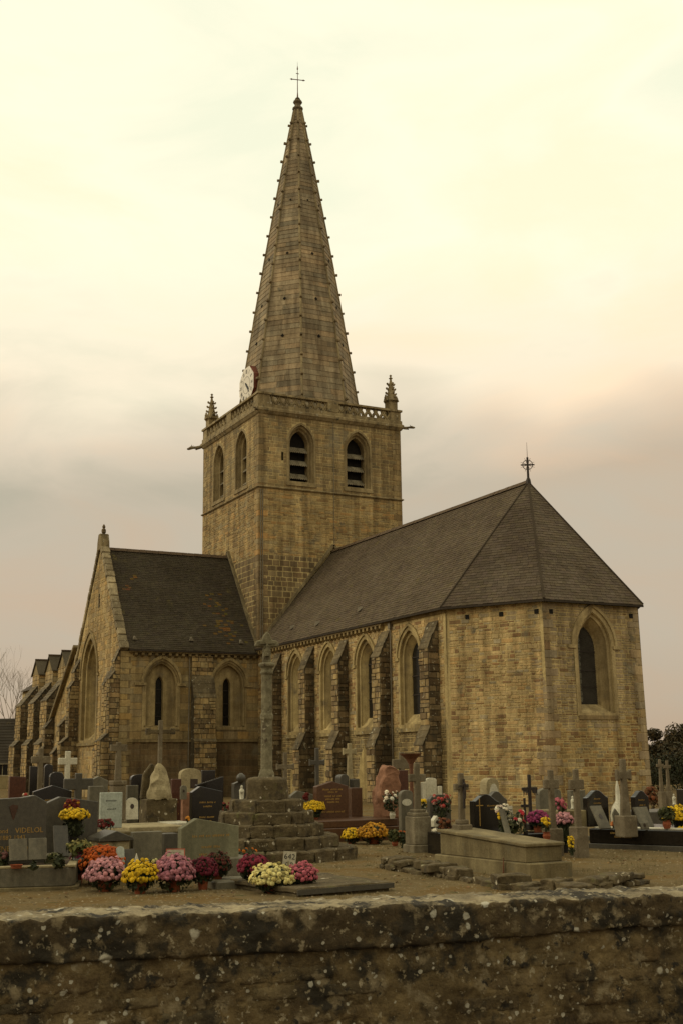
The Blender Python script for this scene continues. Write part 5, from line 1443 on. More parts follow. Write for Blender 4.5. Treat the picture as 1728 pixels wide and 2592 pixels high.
plaque('dark triangular granite plaque below the yellow flowers', 143, 180, 2090, 18.6, .34, 'dark', 'flat', lean=20)
bouquet('loose yellow-green leafy plant in a grey-blue bucket', 205, 17.9, .28, .42, .36, [(1, (.35, .3, .10))], name='potted_plant', cat='plant', vase='tin', n=22, fr_=.022, leaves=170, vh=.14, vr=.1, leafpal=[(.5, (.10, .105, .028)), (.5, (.16, .14, .04))])
bouquet('small pale green plant beside the corner of the kerbed grave', 140, 17.6, .22, .26, .25, [(1, (.25, .23, .1))], name='potted_plant', cat='plant', vase='white', n=6, fr_=.018, leaves=90, vh=.05, leafpal=[(.5, (.09, .10, .03)), (.5, (.13, .12, .05))])
bouquet('dark red flower cushion under the pale blue headstone', 268, 20.2, .62, .36, .2, DKRED, n=60, fr_=.03, leaves=20)
tomb('dark base slab carrying the pale blue headstone', 285, 20.1, .8, 1.0, [(0, -.02, .61)], 'conc')
stele('pale blue-grey marble headstone on a concrete base', 252, 310, 2006, 21.2, 'flat', 'blue', t=.08, z0=.62, plinth=False, text_rows=[(.75, .5), (.52, .4)], tcol='ink', th=.02)
tomb('low stone block beneath the pale pink flowers', 265, 19.4, .5, .6, [(0, -.02, .42)], 'lime')
bouquet('pale pink flowers heaped on a low stone block', 270, 19.5, .42, .42, .2, PINK, n=50, fr_=.034, leaves=20)
def roofed():
    e = base('roofed_tomb', 'small tomb with dark gabled stone roof behind the rust chrysanthemums', 'tomb', 296, 19.0, 90, 0, 'tombs in the churchyard'); z1 = Z(296, 2128, 19); zt = Z(296, 2104, 19)
    b = MB(); b.box((-.22, 0, -.02), (.22, .6, z1)); b.obj('body', G_['lime'], e, bevel=.01)
    b = MB(); b.prism([(-.29, z1 + .001), (.29, z1 + .001), (.27, z1 + .05), (0, zt + .01), (-.27, z1 + .05)], frame((0, -.05, 0), (1, 0, 0)), -.7, 0); b.obj('roof', G_['dark'], e, bevel=.008)
roofed()
stele('low two-tone grey granite headstone left of the greenish headstone', 333, 412, 2104, 19.4, 'flat', 'gran', t=.14, plinth=True)
stele('small dark granite block beside the low two-tone headstone', 404, 452, 2108, 20.2, 'flat', 'dark', t=.3, plinth=False)
plaque('grey oval plaque leaning behind the yellow chrysanthemum', 300, 322, 2142, 17.6, .14, 'blue', 'round', lean=14)
plaque('dark square plaque behind the yellow chrysanthemum', 320, 349, 2148, 17.7, .12, 'dark', 'flat', lean=10)
tomb('low grey slab carrying two plaques behind the yellow chrysanthemum', 330, 17.45, .8, .7, [(0, -.02, .12)], 'conc')
plaque('tiny white pointed plaque by the small cream flowers', 345, 357, 2158, 17.55, .12, 'white', 'gable', lean=8)
bouquet('small cream flowers with leaves behind the mauve chrysanthemum', 386, 17.7, .12, .2, .24, CREAM, n=9, fr_=.03, leaves=40)
e, fr, w, h = stele('broad greenish-grey granite headstone with off-centre peak behind wine-red chrysanthemums', 452, 606, 2070, 18.3, 'skew', 'green', t=.16, k=.14, text_rows=[(.66, .62), (.46, .3), (.33, .38)], tcol='gold', th=.035)

# -- row of chrysanthemums on the gravel
mum('small magenta chrysanthemum at the left of the front row', 180, 224, 2150, 2236, WINE2)
mum('wide rust-orange chrysanthemum behind the pale pink one', 204, 310, 2143, 2240, RUST, squash=.85, fr_=.03)
mum('pale pink chrysanthemum in front of the rust-orange one', 218, 315, 2174, 2256, PINK, fr_=.034)
mum('bright yellow chrysanthemum in the front row on the gravel', 313, 397, 2180, 2263, YEL, fr_=.034)
mum('large mauve chrysanthemum with a card stuck in it', 388, 491, 2166, 2258, MAUVE, fr_=.034)
mum('dark wine-red chrysanthemum right of the mauve one', 478, 550, 2172, 2252, WINE)
mum('brownish red chrysanthemum with a thin crown in an orange pot', 514, 585, 2157, 2243, [(.5, (.09, .018, .012)), (.5, (.05, .03, .012))], fr_=.024, fill=.6)
mum('burgundy chrysanthemum on the stone ledge left of the number sign', 603, 681, 2165, 2232, BURG, z0=.1)
mum('pale cream-yellow chrysanthemum in front of the number sign', 636, 744, 2188, 2262, CREAM, fr_=.034)
mum('rose-pink chrysanthemum right of the pale cream one', 728, 802, 2185, 2259, ROSE)
def sign(label, px, d, ytop, ybot, wpx, hpx, name, stick=True, tilt=0):
    p = at(px, ybot, d); e = empty(name, (p.x, p.y, 0), math.radians(90 - 27)); tag(e, label, 'sign')
    w = wpx * d / FPX; zt = Z(px, ytop, d); h = hpx * d / FPX
    fr = frame((0, 0, zt - h), (math.cos(tilt), 0, math.sin(tilt)), (-math.sin(tilt), .08, math.cos(tilt)))
    b = MB(); b.prism([(-w / 2, 0), (w / 2, 0), (w / 2, h), (-w / 2, h)], fr, -.008, 0); b.obj('board', mat('painted_card', base=(.42, .38, .28), rough=.7, bump=0, scale=9, dark=(.8, .78, .7)), e)
    b = MB(); b.box((-.01, .0, -.05), (.01, .015, zt - h * .5)); b.obj('stake', G_['lime'], e)
    return e, fr, w, h
e, fr, w, h = sign('white number sign reading 642 C.P on a short stake', 730, 17.5, 2156, 2230, 33, 48, 'number_sign', tilt=-.1)
text('lettering', '642', h * .40, G_['ink'], e, fr(0, h * .72, .002), (math.pi / 2 - .08, .1, 0), .001)
text('lettering', 'C.P', h * .30, G_['ink'], e, fr(0, h * .33, .002), (math.pi / 2 - .08, .1, 0), .001)
e, fr, w, h = sign('white card with red edge stuck in the mauve chrysanthemum', 444, 16.9, 2149, 2200, 48, 24, 'flower_card')
b = MB(); ring(b, fr, [(-w * .46, h * .08), (w * .46, h * .08), (w * .46, h * .92), (-w * .46, h * .92)], [(-w * .5, 0), (w * .5, 0), (w * .5, h), (-w * .5, h)], .0005, .002, (.3,) * 3, True); b.obj('border', G_['red'], e)
lines(e, fr, 0, [(h * .55, w * .6), (h * .3, w * .45)], G_['ink'], .012, .001, .012)
tomb('low grey stone ledge under the burgundy chrysanthemum', 612, 17.0, .75, .7, [(0, -.02, .10)], 'gran')
tomb('small grey concrete step behind the burgundy chrysanthemum', 600, 18.2, .6, .6, [(0, -.02, .32)], 'gran')

# -- flat mossy slab right of the front row
def flat_slab():
    e = base('ledger_slab', 'flat moss-grown ledger slab with dark edge beside the rose-pink chrysanthemum', 'tomb', 800, 16.5, 90, 0, 'tombs in the churchyard')
    A = ground(985, 2235, .1); B = ground(795, 2250, .1)
    e.location = (A.x, A.y, 0); e.rotation_euler = (0, 0, math.atan2((A - B).y, (A - B).x)); L = (A - B).length + .25
    b = MB(); b.box((-L, 0, -.02), (0, 1.9, .05)); b.obj('bed', G_['mossy'], e, sub=2, rough=.012, bevel=.02)
    b = MB(); b.box((-L - .03, -.04, .051), (.03, 1.8, .12)); b.obj('slab', G_['mossy'], e, sub=3, rough=.018, bevel=.015)
    b = MB(); b.box((-L - .035, -.06, .04), (.035, -.041, .105)); b.obj('dark_edge', G_['dark'], e)
flat_slab()

# -- calvary: stepped plinth and tall stone cross
def calvary():
    dc = 22.2; e = base('calvary_cross', 'tall weathered stone calvary cross on a five-step octagonal plinth', 'stone cross', 675, dc, 74)
    zs = [(225, 2190, 2158), (183, 2158, 2125), (147, 2125, 2091), (121, 2091, 2058), (95, 2058, 2025)]
    z_prev = -.05
    for i, (hw, yb, yt) in enumerate(zs):
        r = hw * dc / FPX * 1.02; z1 = .21 * (i + 1); 
        step = MB(); step.lathe([(r - .04, z_prev), (r - .04, z1 - .05)], n=8, rot=math.pi / 8, tint=(.1, .08, .05)); st = step.obj('step', G_['mossy'], e)
        # the step is a ring of separate blocks
        for k in range(8):
            a0, a1 = math.pi / 8 + k * math.pi / 4, math.pi / 8 + (k + 1) * math.pi / 4
            p0 = Vector((r * math.cos(a0), r * math.sin(a0), 0)); p1 = Vector((r * math.cos(a1), r * math.sin(a1), 0)); n = max(1, round((p1 - p0).length / U_(.42, .6)))
            for j in range(n):
                q0, q1 = p0.lerp(p1, (j + .012) / n), p0.lerp(p1, (j + .988) / n); s = 1 + U_(-.008, .012)
                i0, i1 = q0 * (1 - .42 / r if r > .5 else .3), q1 * (1 - .42 / r if r > .5 else .3)
                b = MB(); Zb, Zt = z_prev, z1 + U_(-.012, .008)
                v = [q0 * s, q1 * s, i1, i0]; b.add([x + Vector((0, 0, Zb)) for x in v] + [x + Vector((0, 0, Zt)) for x in v], ((0, 3, 2, 1), (4, 5, 6, 7), (0, 1, 5, 4), (1, 2, 6, 5), (2, 3, 7, 6), (3, 0, 4, 7)))
                b.obj('stone', G_['mossy'], st, bevel=.025, sub=2, rough=.028, rscale=7)
        z_prev = z1 - .02
    r = 53 * dc / FPX
    b = MB(); b.lathe([(r * 1.02, 1.03), (r * 1.02, 1.38), (r * .95, 1.43), (r * .6, 1.46)], n=8, rot=math.pi / 8); b.obj('pedestal', G_['mossy'], e, bevel=.02, sub=2, rough=.015)
    zz = lambda y: Z(675, y, dc)
    s = 13.5 * dc / FPX
    b = MB(); b.lathe([(s * 1.6, 1.44), (s * 1.5, 1.52), (s * 1.15, 1.6), (s * 1.1, zz(1822)), (s * 1.32, zz(1818)), (s * 1.32, zz(1808)), (s * 1.08, zz(1803)), (s * 1.05, zz(1703)), (s * 1.3, zz(1700)), (s * 1.3, zz(1695)), (s * 1.1, zz(1692)), (s * 1.12, zz(1686)), (s * 1.6, zz(1680)), (s * 1.65, zz(1674)), (s * 1.2, zz(1671))], n=8, rot=math.pi / 8); b.obj('shaft', G_['calv'], e, bevel=.01)
    w = 10.5 * dc / FPX; al = 30 * dc / FPX; za = zz(1621); hh = 9 * dc / FPX
    b = MB(); fr = frame((0, -.075, 0), (1, 0, 0))
    b.prism([(-w, zz(1672)), (w, zz(1672)), (w * .9, za - hh), (al, za - hh * .9), (al * 1.05, za - hh * .4), (al * .9, za + hh * .8), (w * 1.2, za + hh * 1.1), (w * .8, zz(1598)), (0, zz(1588)), (-w * .8, zz(1598)), (-w * 1.2, za + hh * 1.1), (-al * .9, za + hh * .8), (-al * 1.05, za - hh * .4), (-al, za - hh * .9), (-w * .9, za - hh)], fr, -.15, 0)
    ch = b.obj('cross_head', G_['calv'], e, bevel=.02)
    b = MB(); z = zz(1655)                              # worn carved figure under the arms
    b.lathe([(.045, 0), (.055, .10), (.03, .16), (.035, .2), (.01, .24)], (0, -.09, z), 8); b.bar((-.15, -.085, za), (.15, -.085, za + .02), .04, .04); b.obj('carved_figure', G_['calv'], ch)
calvary()
bouquet('small orange marigolds between the greenish headstone and the calvary steps', 618, 19.3, 0, .45, .42, [(1, (.40, .12, .012))], n=12, fr_=.03, leaves=160)

# -- left middle distance
tomb('pale limestone chest tomb with a worn lid below the cairn cross', 397, 22.0, .95, 1.5, [(0, -.02, .48), (-.05, .481, .60)], 'lime')
def cairn():
    d = 25.0; e = base('cairn_cross', 'thin stone cross standing on a pale rough cairn stone with a mossy block base', 'grave cross', 403, d, 90, 0, GC)
    z = lambda y: Z(403, y, d); k = d / FPX
    b = MB(); b.box((-.33, -.2, z(2060) - .5), (.33, .3, z(2022))); b.obj('base_block', G_['mossy'], e, bevel=.02, sub=2, rough=.02)
    b = MB(); b.lathe([(.27, z(2023)), (.25, z(2000)), (.19, z(1975)), (.10, z(1945)), (.04, z(1930))], n=9); b.obj('cairn_stone', G_['lime'], e, sub=2, rough=.05, rscale=6)
    b = MB(); b.prism([(-.34, z(2022)), (-.12, z(2022)), (-.02, z(1938)), (-.12, z(1932)), (-.3, z(1960))], frame((0, .16, 0), (1, 0, 0)), -.12, 0); b.obj('leaning_slab', G_['mossy'], e, bevel=.02, sub=1, rough=.02)
    s = .04
    b = MB(); b.box((-s, -s, z(1932)), (s, s, z(1822))); b.obj('shaft', G_['greycross'], e, bevel=.008)
    aw = 28 * k / .85; b = MB(); b.box((-aw, -s * .9, z(1856)), (aw, s * .9, z(1846))); 
    for q in (-1, 1): b.box((q * aw - .05, -s * 1.05, z(1858)), (q * aw + .05, s * 1.05, z(1842)))
    b.obj('arms', G_['mossy'], e, bevel=.01)
cairn()
cross('grey granite cross on a tall square pedestal right of the transept buttress', 297, 23.5, 1878, 1893, 46, 17, 1982, 'greycross', ped=[(52, 1976, 1988), (46, 1988, 2076), (58, 2076, 2500)], taper=1.5)
cross('plain white cross in front of the left buttresses', 168, 34, 1901, 1927, 50, 18, 1985, 'white', ped=[(30, 1985, 2500)], armh=17)
cross('tall dark grey cross left of the white cross', 99, 31, 1893, 1923, 50, 17, 2010, 'greycross', ped=[(34, 2005, 2500)], armh=18)
cross('squat dark grey cross-shaped headstone in front of the white cross', 197, 26, 1957, 1985, 78, 24, 2500, 'dark', armh=28)
e, fr, w, h = stele('black polished headstone with wide low gable behind the lettered headstone', 82, 180, 1988, 24.5, 'gable', 'black', k=.12, text_rows=[(.75, .4)], th=.03)
stele('small black headstone with a curved top left of the white cross', 122, 159, 1954, 29.5, 'segment', 'black', t=.12, text_rows=[(.6, .5), (.45, .4)], th=.03)
stele('narrow black headstone beside the tall dark cross', 71, 92, 1940, 33, 'flat', 'black', t=.12)
stele('black headstone fragment right of the tall dark cross', 108, 131, 1934, 34, 'round', 'black', t=.12)
stele('brownish black headstone at the far left behind yellow flowers', 20, 63, 1967, 28, 'slope', 'redbrown', t=.14, k=-.02, text_rows=[(.6, .5)], th=.03)
bouquet('faded yellow flower bunch in front of the far left headstone', 55, 26.5, .55, .55, .34, GOLD, n=40, fr_=.04, leaves=60)
bouquet('red and cream flowers right of the far left headstone', 68, 27.4, .7, .2, .42, [(.5, (.3, .04, .03)), (.5, (.5, .4, .28))], n=10, fr_=.04, leaves=20)
tomb('dark grave slab under the faded yellow flowers', 45, 26, 1.1, 1.6, [(0, -.02, .54)], 'dark')
stele('slate-grey headstone with shallow gabled cap left of the pedestal cross', 221, 272, 1965, 27, 'gable', 'gran', t=.16, k=.1)
stele('small plain grey headstone under the shallow gabled cap', 222, 262, 1990, 24.5, 'flat', 'gran', t=.14)
stele('dark rounded headstone left of the cairn cross', 327, 372, 1960, 29, 'segment', 'black', t=.14)
stele('grey flat-topped headstone behind the coloured round plaque', 318, 350, 1988, 25.5, 'flat', 'gran', t=.14)
plaque('round plaque with reddish picture in a pale frame', 320, 352, 2019, 23.5, .66, 'white', 'round', photo=True, lean=5)
e = base('stone_bowl', 'dark stone bowl under the round plaque', 'bowl', 336, 23.2, 90, .38); b = MB(); b.lathe([(.06, 0), (.1, .06), (.15, .2), (.13, .2)], n=12); b.obj('bowl', G_['dark'], e)
tomb('dark stone slab under the stone bowl', 338, 22.8, .5, .8, [(0, -.02, .37)], 'mossy')
stele('reddish brown polished headstone right of the cairn cross', 431, 459, 1972, 27, 'flat', 'redbrown', t=.12, text_rows=[(.6, .5), (.4, .6)], th=.03)
e, fr, w, h = stele('pale arched headstone with a dark square picture in front of the transept', 451, 509, 1945, 31, 'segment', 'lime', t=.2, k=.16)
b = MB(); b.prism([(-.02, h - .50), (.18, h - .50), (.18, h - .27), (-.02, h - .27)], fr, -.02, .012); b.obj('picture', G_['photo'], e)
stele('black headstone right of the pale arched headstone', 508, 545, 1950, 33, 'flat', 'black', t=.12)
stele('black headstone with sloping top behind the gold-lettered black one', 493, 566, 1966, 27.5, 'slope', 'black', t=.14, k=.18)
e, fr, w, h = stele('black peaked headstone with gold lettering left of the calvary steps', 480, 564, 1990, 25.2, 'skew', 'black', t=.16, k=.12, text_rows=[(.70, .5), (.63, .25), (.44, .5), (.37, .25)], th=.035)
stele('small pale pink granite headstone behind the black gold-lettered one', 458, 484, 2006, 26.6, 'flat', 'pink', t=.14)
plaque('grey heart plaque on the small pink headstone', 456, 474, 1988, 26.3, .95, 'gran', 'round', photo=True, lean=0)
tomb('white slab right of the cairn base', 462, 24.2, .5, .9, [(0, -.02, .56)], 'white')
bouquet('single orange flower on the white slab', 477, 24.0, .56, .12, .12, [(1, (.5, .2, .02))], n=4, fr_=.035, leaves=6)
bouquet('dark red flowers beside the gold-lettered black headstone', 573, 26, .5, .3, .4, DKRED, n=16, fr_=.04, leaves=60)
stele('dark headstone with a round ornament left of the calvary pedestal', 586, 622, 1972, 26.5, 'slope', 'dark', t=.16, k=.1)
e = base('stone_ball', 'dark stone ball on the headstone left of the calvary pedestal', 'ornament', 610, 26.3, 90, Z(610, 1984, 26.3)); b = MB(); b.lathe([(.02, 0), (.09, .06), (.11, .12), (.09, .18), (.02, .23)], n=10); b.obj('ball', G_['dark'], e, smooth=True)
def statue(label, px, d, z0, h, m, name='statuette'):
    e = base(name, label, 'statue', px, d, 70, z0)
    b = MB(); b.lathe([(h * .19, 0), (h * .2, h * .05), (h * .13, h * .1), (h * .15, h * .4), (h * .17, h * .62), (h * .10, h * .76), (h * .06, h * .79), (h * .085, h * .86), (h * .08, h * .94), (.004, h)], n=10)
    b.bar((-h * .14, -h * .05, h * .68), (h * .0, -h * .2, h * .5), h * .07, h * .07); b.bar((h * .14, -h * .05, h * .68), (h * .0, -h * .2, h * .5), h * .07, h * .07)
    b.obj('figure', G_[m], e, smooth=True)
statue('small pale statuette left of the calvary pedestal block', 612, 24.2, Z(612, 2026, 24.2), .30, 'white')

# -- centre, behind the calvary
cross('weathered stone cross with white lichen just right of the calvary pedestal', 722, 27, 1905, 1941, 48, 13, 2000, 'greycross', ped=[(20, 1992, 2500)], ends=True)
cross('dark iron-grey cross with pale arm tips left of the brown headstone', 803, 31, 1893, 1930, 42, 13, 2500, 'dark', ends=True)
cross('pale grey cross with flared arms on a dark base behind the brown headstone', 886, 33, 1881, 1902, 36, 14, 1972, 'lime', ped=[(26, 1972, 1990), (34, 1990, 2500)], ends=True, taper=1.5)
e, fr, w, h = stele('lilac-grey low headstone right of the calvary pedestal', 730, 800, 2001, 28, 'skew', 'gran', t=.16, k=.12)
we = base('wreath', 'small dark red wreath on the lilac-grey low headstone', 'wreath', 776, 27.6, 90, Z(776, 2016, 27.6), 'wreaths on the graves'); b2 = MB()
for k in range(40): a = U_(0, 6.28); r = U_(.01, .08); blossom(b2, Vector((r * math.cos(a), U_(-.04, 0), r * math.sin(a))), Vector((U_(-.3, .3), -1, U_(-.3, .3))), .03, pick(DKRED))
b2.obj('blossoms', G_['petal'], we)
mum('yellow chrysanthemum half hidden behind the brown headstone', 766, 822, 2029, 2080, YEL, d=27, z0=.3, squash=.6)
e, fr, w, h = stele('brown polished headstone with gold inscription and gabled top', 793, 882, 1978, 27.6, 'gable', 'brown', t=.22, k=.11, z0=.45, plinth=False, text_rows=[(.76, .62), (.69, .3), (.58, .5), (.50, .45), (.42, .35), (.16, .72)], th=.04)
stele('brown polished pillar carved with a cross beside the brown headstone', 880, 917, 1994, 28.1, 'flat', 'brown', t=.2, z0=.45, plinth=False)
tomb('long brown polished tomb below the pink rock headstone', 905, 26.5, 2.2, 1.9, [(0, -.02, .30), (.06, .301, .46)], 'brown')
stele('dark round-topped headstone with pale edge behind the brown headstone', 849, 884, 1960, 31, 'round', 'dark', t=.3)
stele('dark square pillar behind the brown headstone', 884, 911, 1972, 31, 'flat', 'dark', t=.3)
def rock():
    d = 28.0; e = base('rock_headstone', 'rough pink granite standing stone', 'gravestone', 977, d, 90, .30, GS); z = lambda y: Z(977, y, d) - .30; k = d / FPX
    b = MB(); pl = [(946, 2072), (1012, 2072), (1009, 1985), (1003, 1950), (992, 1940), (980, 1936), (969, 1944), (957, 1972), (947, 2014)]
    b.prism([((px - 977) * k, z(py)) for px, py in pl][::-1][::-1], frame((0, -.16, 0), (1, 0, 0)), -.34, 0); b.obj('rock', G_['pink'], e, bevel=.03, sub=3, rough=.06, rscale=5.5)
rock()
stele('red-brown polished slab leaning behind the pink standing stone', 992, 1034, 1950, 28.8, 'flat', 'redbrown', t=.2)
bouquet('white roses in a pale vase before the pink standing stone', 992, 26.9, .46, .55, .62, WHITE, vase='white', n=14, fr_=.045, leaves=120, vh=.16)
cross('broad dark grey cross right of the pink standing stone', 1018, 31, 1903, 1934, 50, 17, 1990, 'greycross', armh=24, ped=[(26, 1985, 2500)])
e = base('urn', 'rusty flared urn on a slim post against the chancel wall', 'urn', 1042, 30, 90, 0); zt = Z(1042, 1907, 30); zb = Z(1042, 1934, 30)
b = MB(); b.lathe([(.05, zb - .1), (.06, zb), (.14, (zb + zt) / 2), (.26, zt - .03), (.28, zt), (.24, zt - .02)], n=14); b.obj('bowl', G_['rust'], e); b = MB(); b.tube((0, 0, 0), (0, 0, zb - .08), .05, n=8); b.obj('post', G_['rust'], e)
e, fr, w, h = stele('grey headstone with white oval plaque left of the tall pedestal cross', 1007, 1046, 2000, 26.2, 'segment', 'gran', t=.14)
b = MB(); b.prism([(-.02 + .12 * math.cos(i * .524), h - .26 + .075 * math.sin(i * .524)) for i in range(12)], fr, -.002, .012); b.obj('oval_plaque', G_['white'], e)
cross('tall grey stone cross with carved crucifix on a moulded pedestal, centre right', 1056, 23.2, 1931, 1969, 44, 18, 2052, 'pale', ped=[(40, 2048, 2056), (54, 2056, 2066), (64, 2066, 2136), (76, 2136, 2500)], ends=False, armh=19, taper=1.25)
mum('golden-orange chrysanthemum cluster in front of the brown tomb', 907, 984, 2085, 2136, GOLD, fr_=.034)
mum('yellow chrysanthemum left of the golden-orange cluster', 866, 914, 2097, 2136, YEL, potk=.5)
bouquet('green leafy plant right of the golden-orange chrysanthemum', 997, 25.0, 0, .36, .36, [], name='potted_plant', cat='plant', vase='terra', n=0, leaves=170, vh=.1, leafpal=[(.5, (.06, .065, .02)), (.5, (.10, .095, .03))])
bouquet('small orange flowers beside the moulded pedestal', 1018, 24.4, 0, .22, .38, [(1, (.30, .075, .015))], n=16, fr_=.035, leaves=50)
stele('white marble headstone with slim white pillars near the chancel buttress', 1074, 1106, 1969, 29, 'segment', 'white', t=.1, k=.06, z0=.2, text_rows=[(.5, .5), (.35, .35)], tcol='ink', th=.03)
for px, yt, lb in ((1071, 1980, 'slim white pillar left of the white marble headstone'), (1113, 1990, 'slim white pillar right of the white marble headstone')):
    e = base('marble_pillar', lb, 'pillar', px, 28.8, 90, 0, 'slim white pillars'); b = MB(); z = Z(px, yt, 28.8); b.box((-.045, -.045, 0), (.045, .045, z)); b.obj('post', G_['white'], e, bevel=.01); b = MB(); b.box((-.07, -.07, -.04), (.07, .07, .1)); b.obj('foot', G_['white'], e)
stele('dark arched headstone behind the red flower spray', 1079, 1140, 2011, 25.6, 'segment', 'dark', t=.14, k=.14)
bouquet('tall red and pink flower spray before the dark arched headstone', 1118, 25.0, .55, .5, .5, [(.6, (.33, .05, .04)), (.4, (.42, .2, .15))], n=30, fr_=.04, leaves=110)
bouquet('rust-brown ornamental bush under the red flower spray', 1128, 24.0, 0, .36, .62, BRICK, name='shrub', cat='plant', n=50, fr_=.04, leaves=160, leafpal=[(1, (.07, .03, .012))])
bouquet('yellow flowers between the tall pedestal cross and the dark arched headstone', 1071, 26.4, .55, .22, .38, YEL, n=20, fr_=.045, leaves=20)
def birdhouse():
    d = 24.0; e = base('lantern_ornament', 'white house-shaped lantern ornament with white flowers on a dark pot', 'ornament', 1100, d, 90, 0, GP); z = lambda y: Z(1100, y, d)
    b = MB(); b.lathe([(.10, -.02), (.15, z(2112))], n=12); b.obj('pot', G_['plast'], e)
    fl = MB()
    for _ in range(26): a = U_(0, 6.28); r = U_(0, .16); blossom(fl, Vector((r * math.cos(a), r * math.sin(a), z(2106) + U_(-.03, .06))), Vector((U_(-.4, .4), -.6, 1)), .045, pick(WHITE))
    fl.obj('blossoms', G_['petal'], e)
    b = MB(); b.prism([(-.08, z(2092)), (.08, z(2092)), (.08, z(2076)), (0, z(2064)), (-.08, z(2076))], frame((0, -.07, 0), (1, 0, 0)), -.14, 0); b.obj('house_box', G_['white'], e, bevel=.006)
    b = MB(); b.lathe([(.035, 0), (.035, .01)], (0, 0, 0), 10); o = b.obj('opening', G_['photo'], e); o.rotation_euler = (math.pi / 2, 0, 0); o.location = (0, -.071, z(2080))
birdhouse()

# -- big concrete tomb on a rubble kerb, right of centre
def concrete_tomb():
    N = ground(1342, 2226); Lc = ground(1098, 2196); Rc = ground(1442, 2200)
    ax = (Lc - N); wd = (Rc - N).length; L = ax.length
    la = ax.normalized(); u = Vector((la.y, -la.x, 0)); u = u if u.dot(Rc - N) > 0 else -u; wd = .80; e = empty('concrete_tomb', N, math.atan2(u.y, u.x)); tag(e, 'large two-tier concrete tomb with sloping slab beside the gravel path', 'tomb', 'tombs in the churchyard')
    b = MB(); b.box((0, 0, -.03), (wd, L, .215)); b.obj('base', G_['conc'], e, bevel=.015)
    i = .16; z0, z1, z2 = .216, .44, .56
    b = MB(); v = [(i - .1, i, z0), (wd - i + .1, i, z0), (wd - i + .1, L - .1, z0), (i - .1, L - .1, z0), (i - .1, i, z1), (wd - i + .1, i, z1), (wd - i + .1, L - .1, z2), (i - .1, L - .1, z2)]
    b.add(v, ((0, 3, 2, 1), (0, 1, 5, 4), (1, 2, 6, 5), (2, 3, 7, 6), (3, 0, 4, 7), (4, 5, 6, 7))); b.obj('coffer', G_['conc'], e, bevel=.012)
    b = MB(); k = .035; b.add([(i - .1 - k, i - k, z1 + .001), (wd - i + .1 + k, i - k, z1 + .001), (wd - i + .1 + k, L - .1 + k, z2 + .001), (i - .1 - k, L - .1 + k, z2 + .001), (i - .1 - k, i - k, z1 + .05), (wd - i + .1 + k, i - k, z1 + .05), (wd - i + .1 + k, L - .1 + k, z2 + .05), (i - .1 - k, L - .1 + k, z2 + .05)],
          ((0, 3, 2, 1), (0, 1, 5, 4), (1, 2, 6, 5), (2, 3, 7, 6), (3, 0, 4, 7), (4, 5, 6, 7))); b.obj('lid', G_['conc'], e, bevel=.01)
    s = MB(); s.tube((.0 - .03, .62, -.02), (-.03, .60, .27), .018, .006, 6); 
    r = empty('iron_spike', N, math.atan2(u.y, u.x)); tag(r, 'thin rusty iron spike standing against the side of the concrete tomb', 'spike'); s.obj('rod', G_['rust'], r)
    # rubble kerb around the near sides
    kb = empty('rubble_kerb', (N.x, N.y, 0)); tag(kb, 'low rubble stone kerb on the near sides of the concrete tomb', 'stone kerb')
    pts = [ground(985, 2196), ground(1130, 2222), ground(1290, 2252), ground(1430, 2268), ground(1605, 2236)]
    for a, c in zip(pts[:-1], pts[1:]):
        D = (c - a).length; s_ = 0
        while s_ < D:
            l = U_(.16, .48); p = a.lerp(c, (s_ + l / 2) / D) - N; ang = math.atan2((c - a).y, (c - a).x) + U_(-.12, .12)
            for tier in range(2):
                if tier and R.random() < .35: continue
                b = MB(); hh = U_(.07, .125); b.box((-l / 2 + .008, -U_(.1, .2), 0), (l / 2 - .008, U_(.12, .3), hh))
                o = b.obj('stone', G_['mossy'], kb, bevel=.015, sub=2, rough=.034, rscale=7); o.location = (p.x, p.y, -.02 + tier * .09); o.rotation_euler = (U_(-.06, .06), U_(-.06, .06), ang)
            s_ += l
    return e
concrete_tomb()
rub = empty('rubble_pile', ground(1040, 2200)); tag(rub, 'few loose dark flat stones left of the concrete tomb', 'stones')
for k in range(7):
    b = MB(); l = U_(.2, .45); b.box((-l / 2, -.14, 0), (l / 2, .14, U_(.05, .09))); o = b.obj('stone', G_['mossy'], rub, bevel=.02, sub=2, rough=.022, rscale=6); o.location = (U_(-.35, .4), U_(-.25, .3), U_(-.02, .08)); o.rotation_euler = (U_(-.1, .1), U_(-.1, .1), U_(-.5, .5) + 1.2)
# -- right middle
e = cross('grey stone cross with black crucifix at the head of the concrete tomb', 1167, 19.9, 1957, 1992, 38, 18, 2080, 'greycross', ped=[(34, 2074, 2086), (50, 2086, 2500)], armh=16, taper=1.2)
b = MB(); z = lambda y: Z(1167, y, 19.9); b.bar((.0, -.085, z(2046)), (.0, -.085, z(1972)), .03, .03, (0, 1, 0)); b.bar((-.09, -.087, z(1990)), (.09, -.087, z(1990)), .03, .03); b.lathe([(.02, 0), (.025, .1), (.015, .2), (.022, .24), (.004, .28)], (0, -.115, z(2022)), 7); b.obj('crucifix', G_['iron'], e)
e, fr, w, h = stele('black polished headstone with wavy top and gold cross', 1187, 1263, 2010, 22.6, 'wavel', 'black', t=.14, k=.12, z0=.32, plinth=False, text_rows=[(.70, .4), (.62, .15)], ctr=.22, th=.03)
b = MB(); b.prism([(-.17, h * .25), (-.15, h * .25), (-.15, h * .9), (-.17, h * .9)], fr, -.003, .005); b.prism([(-.24, h * .72), (-.08, h * .72), (-.08, h * .745), (-.24, h * .745)], fr, -.003, .006); b.obj('gold_cross', G_['gold'], e)
tomb('long black polished tomb with flowers behind the concrete tomb', 1296, 21.75, 1.6, 1.7, [(0, -.02, .40)], 'black')
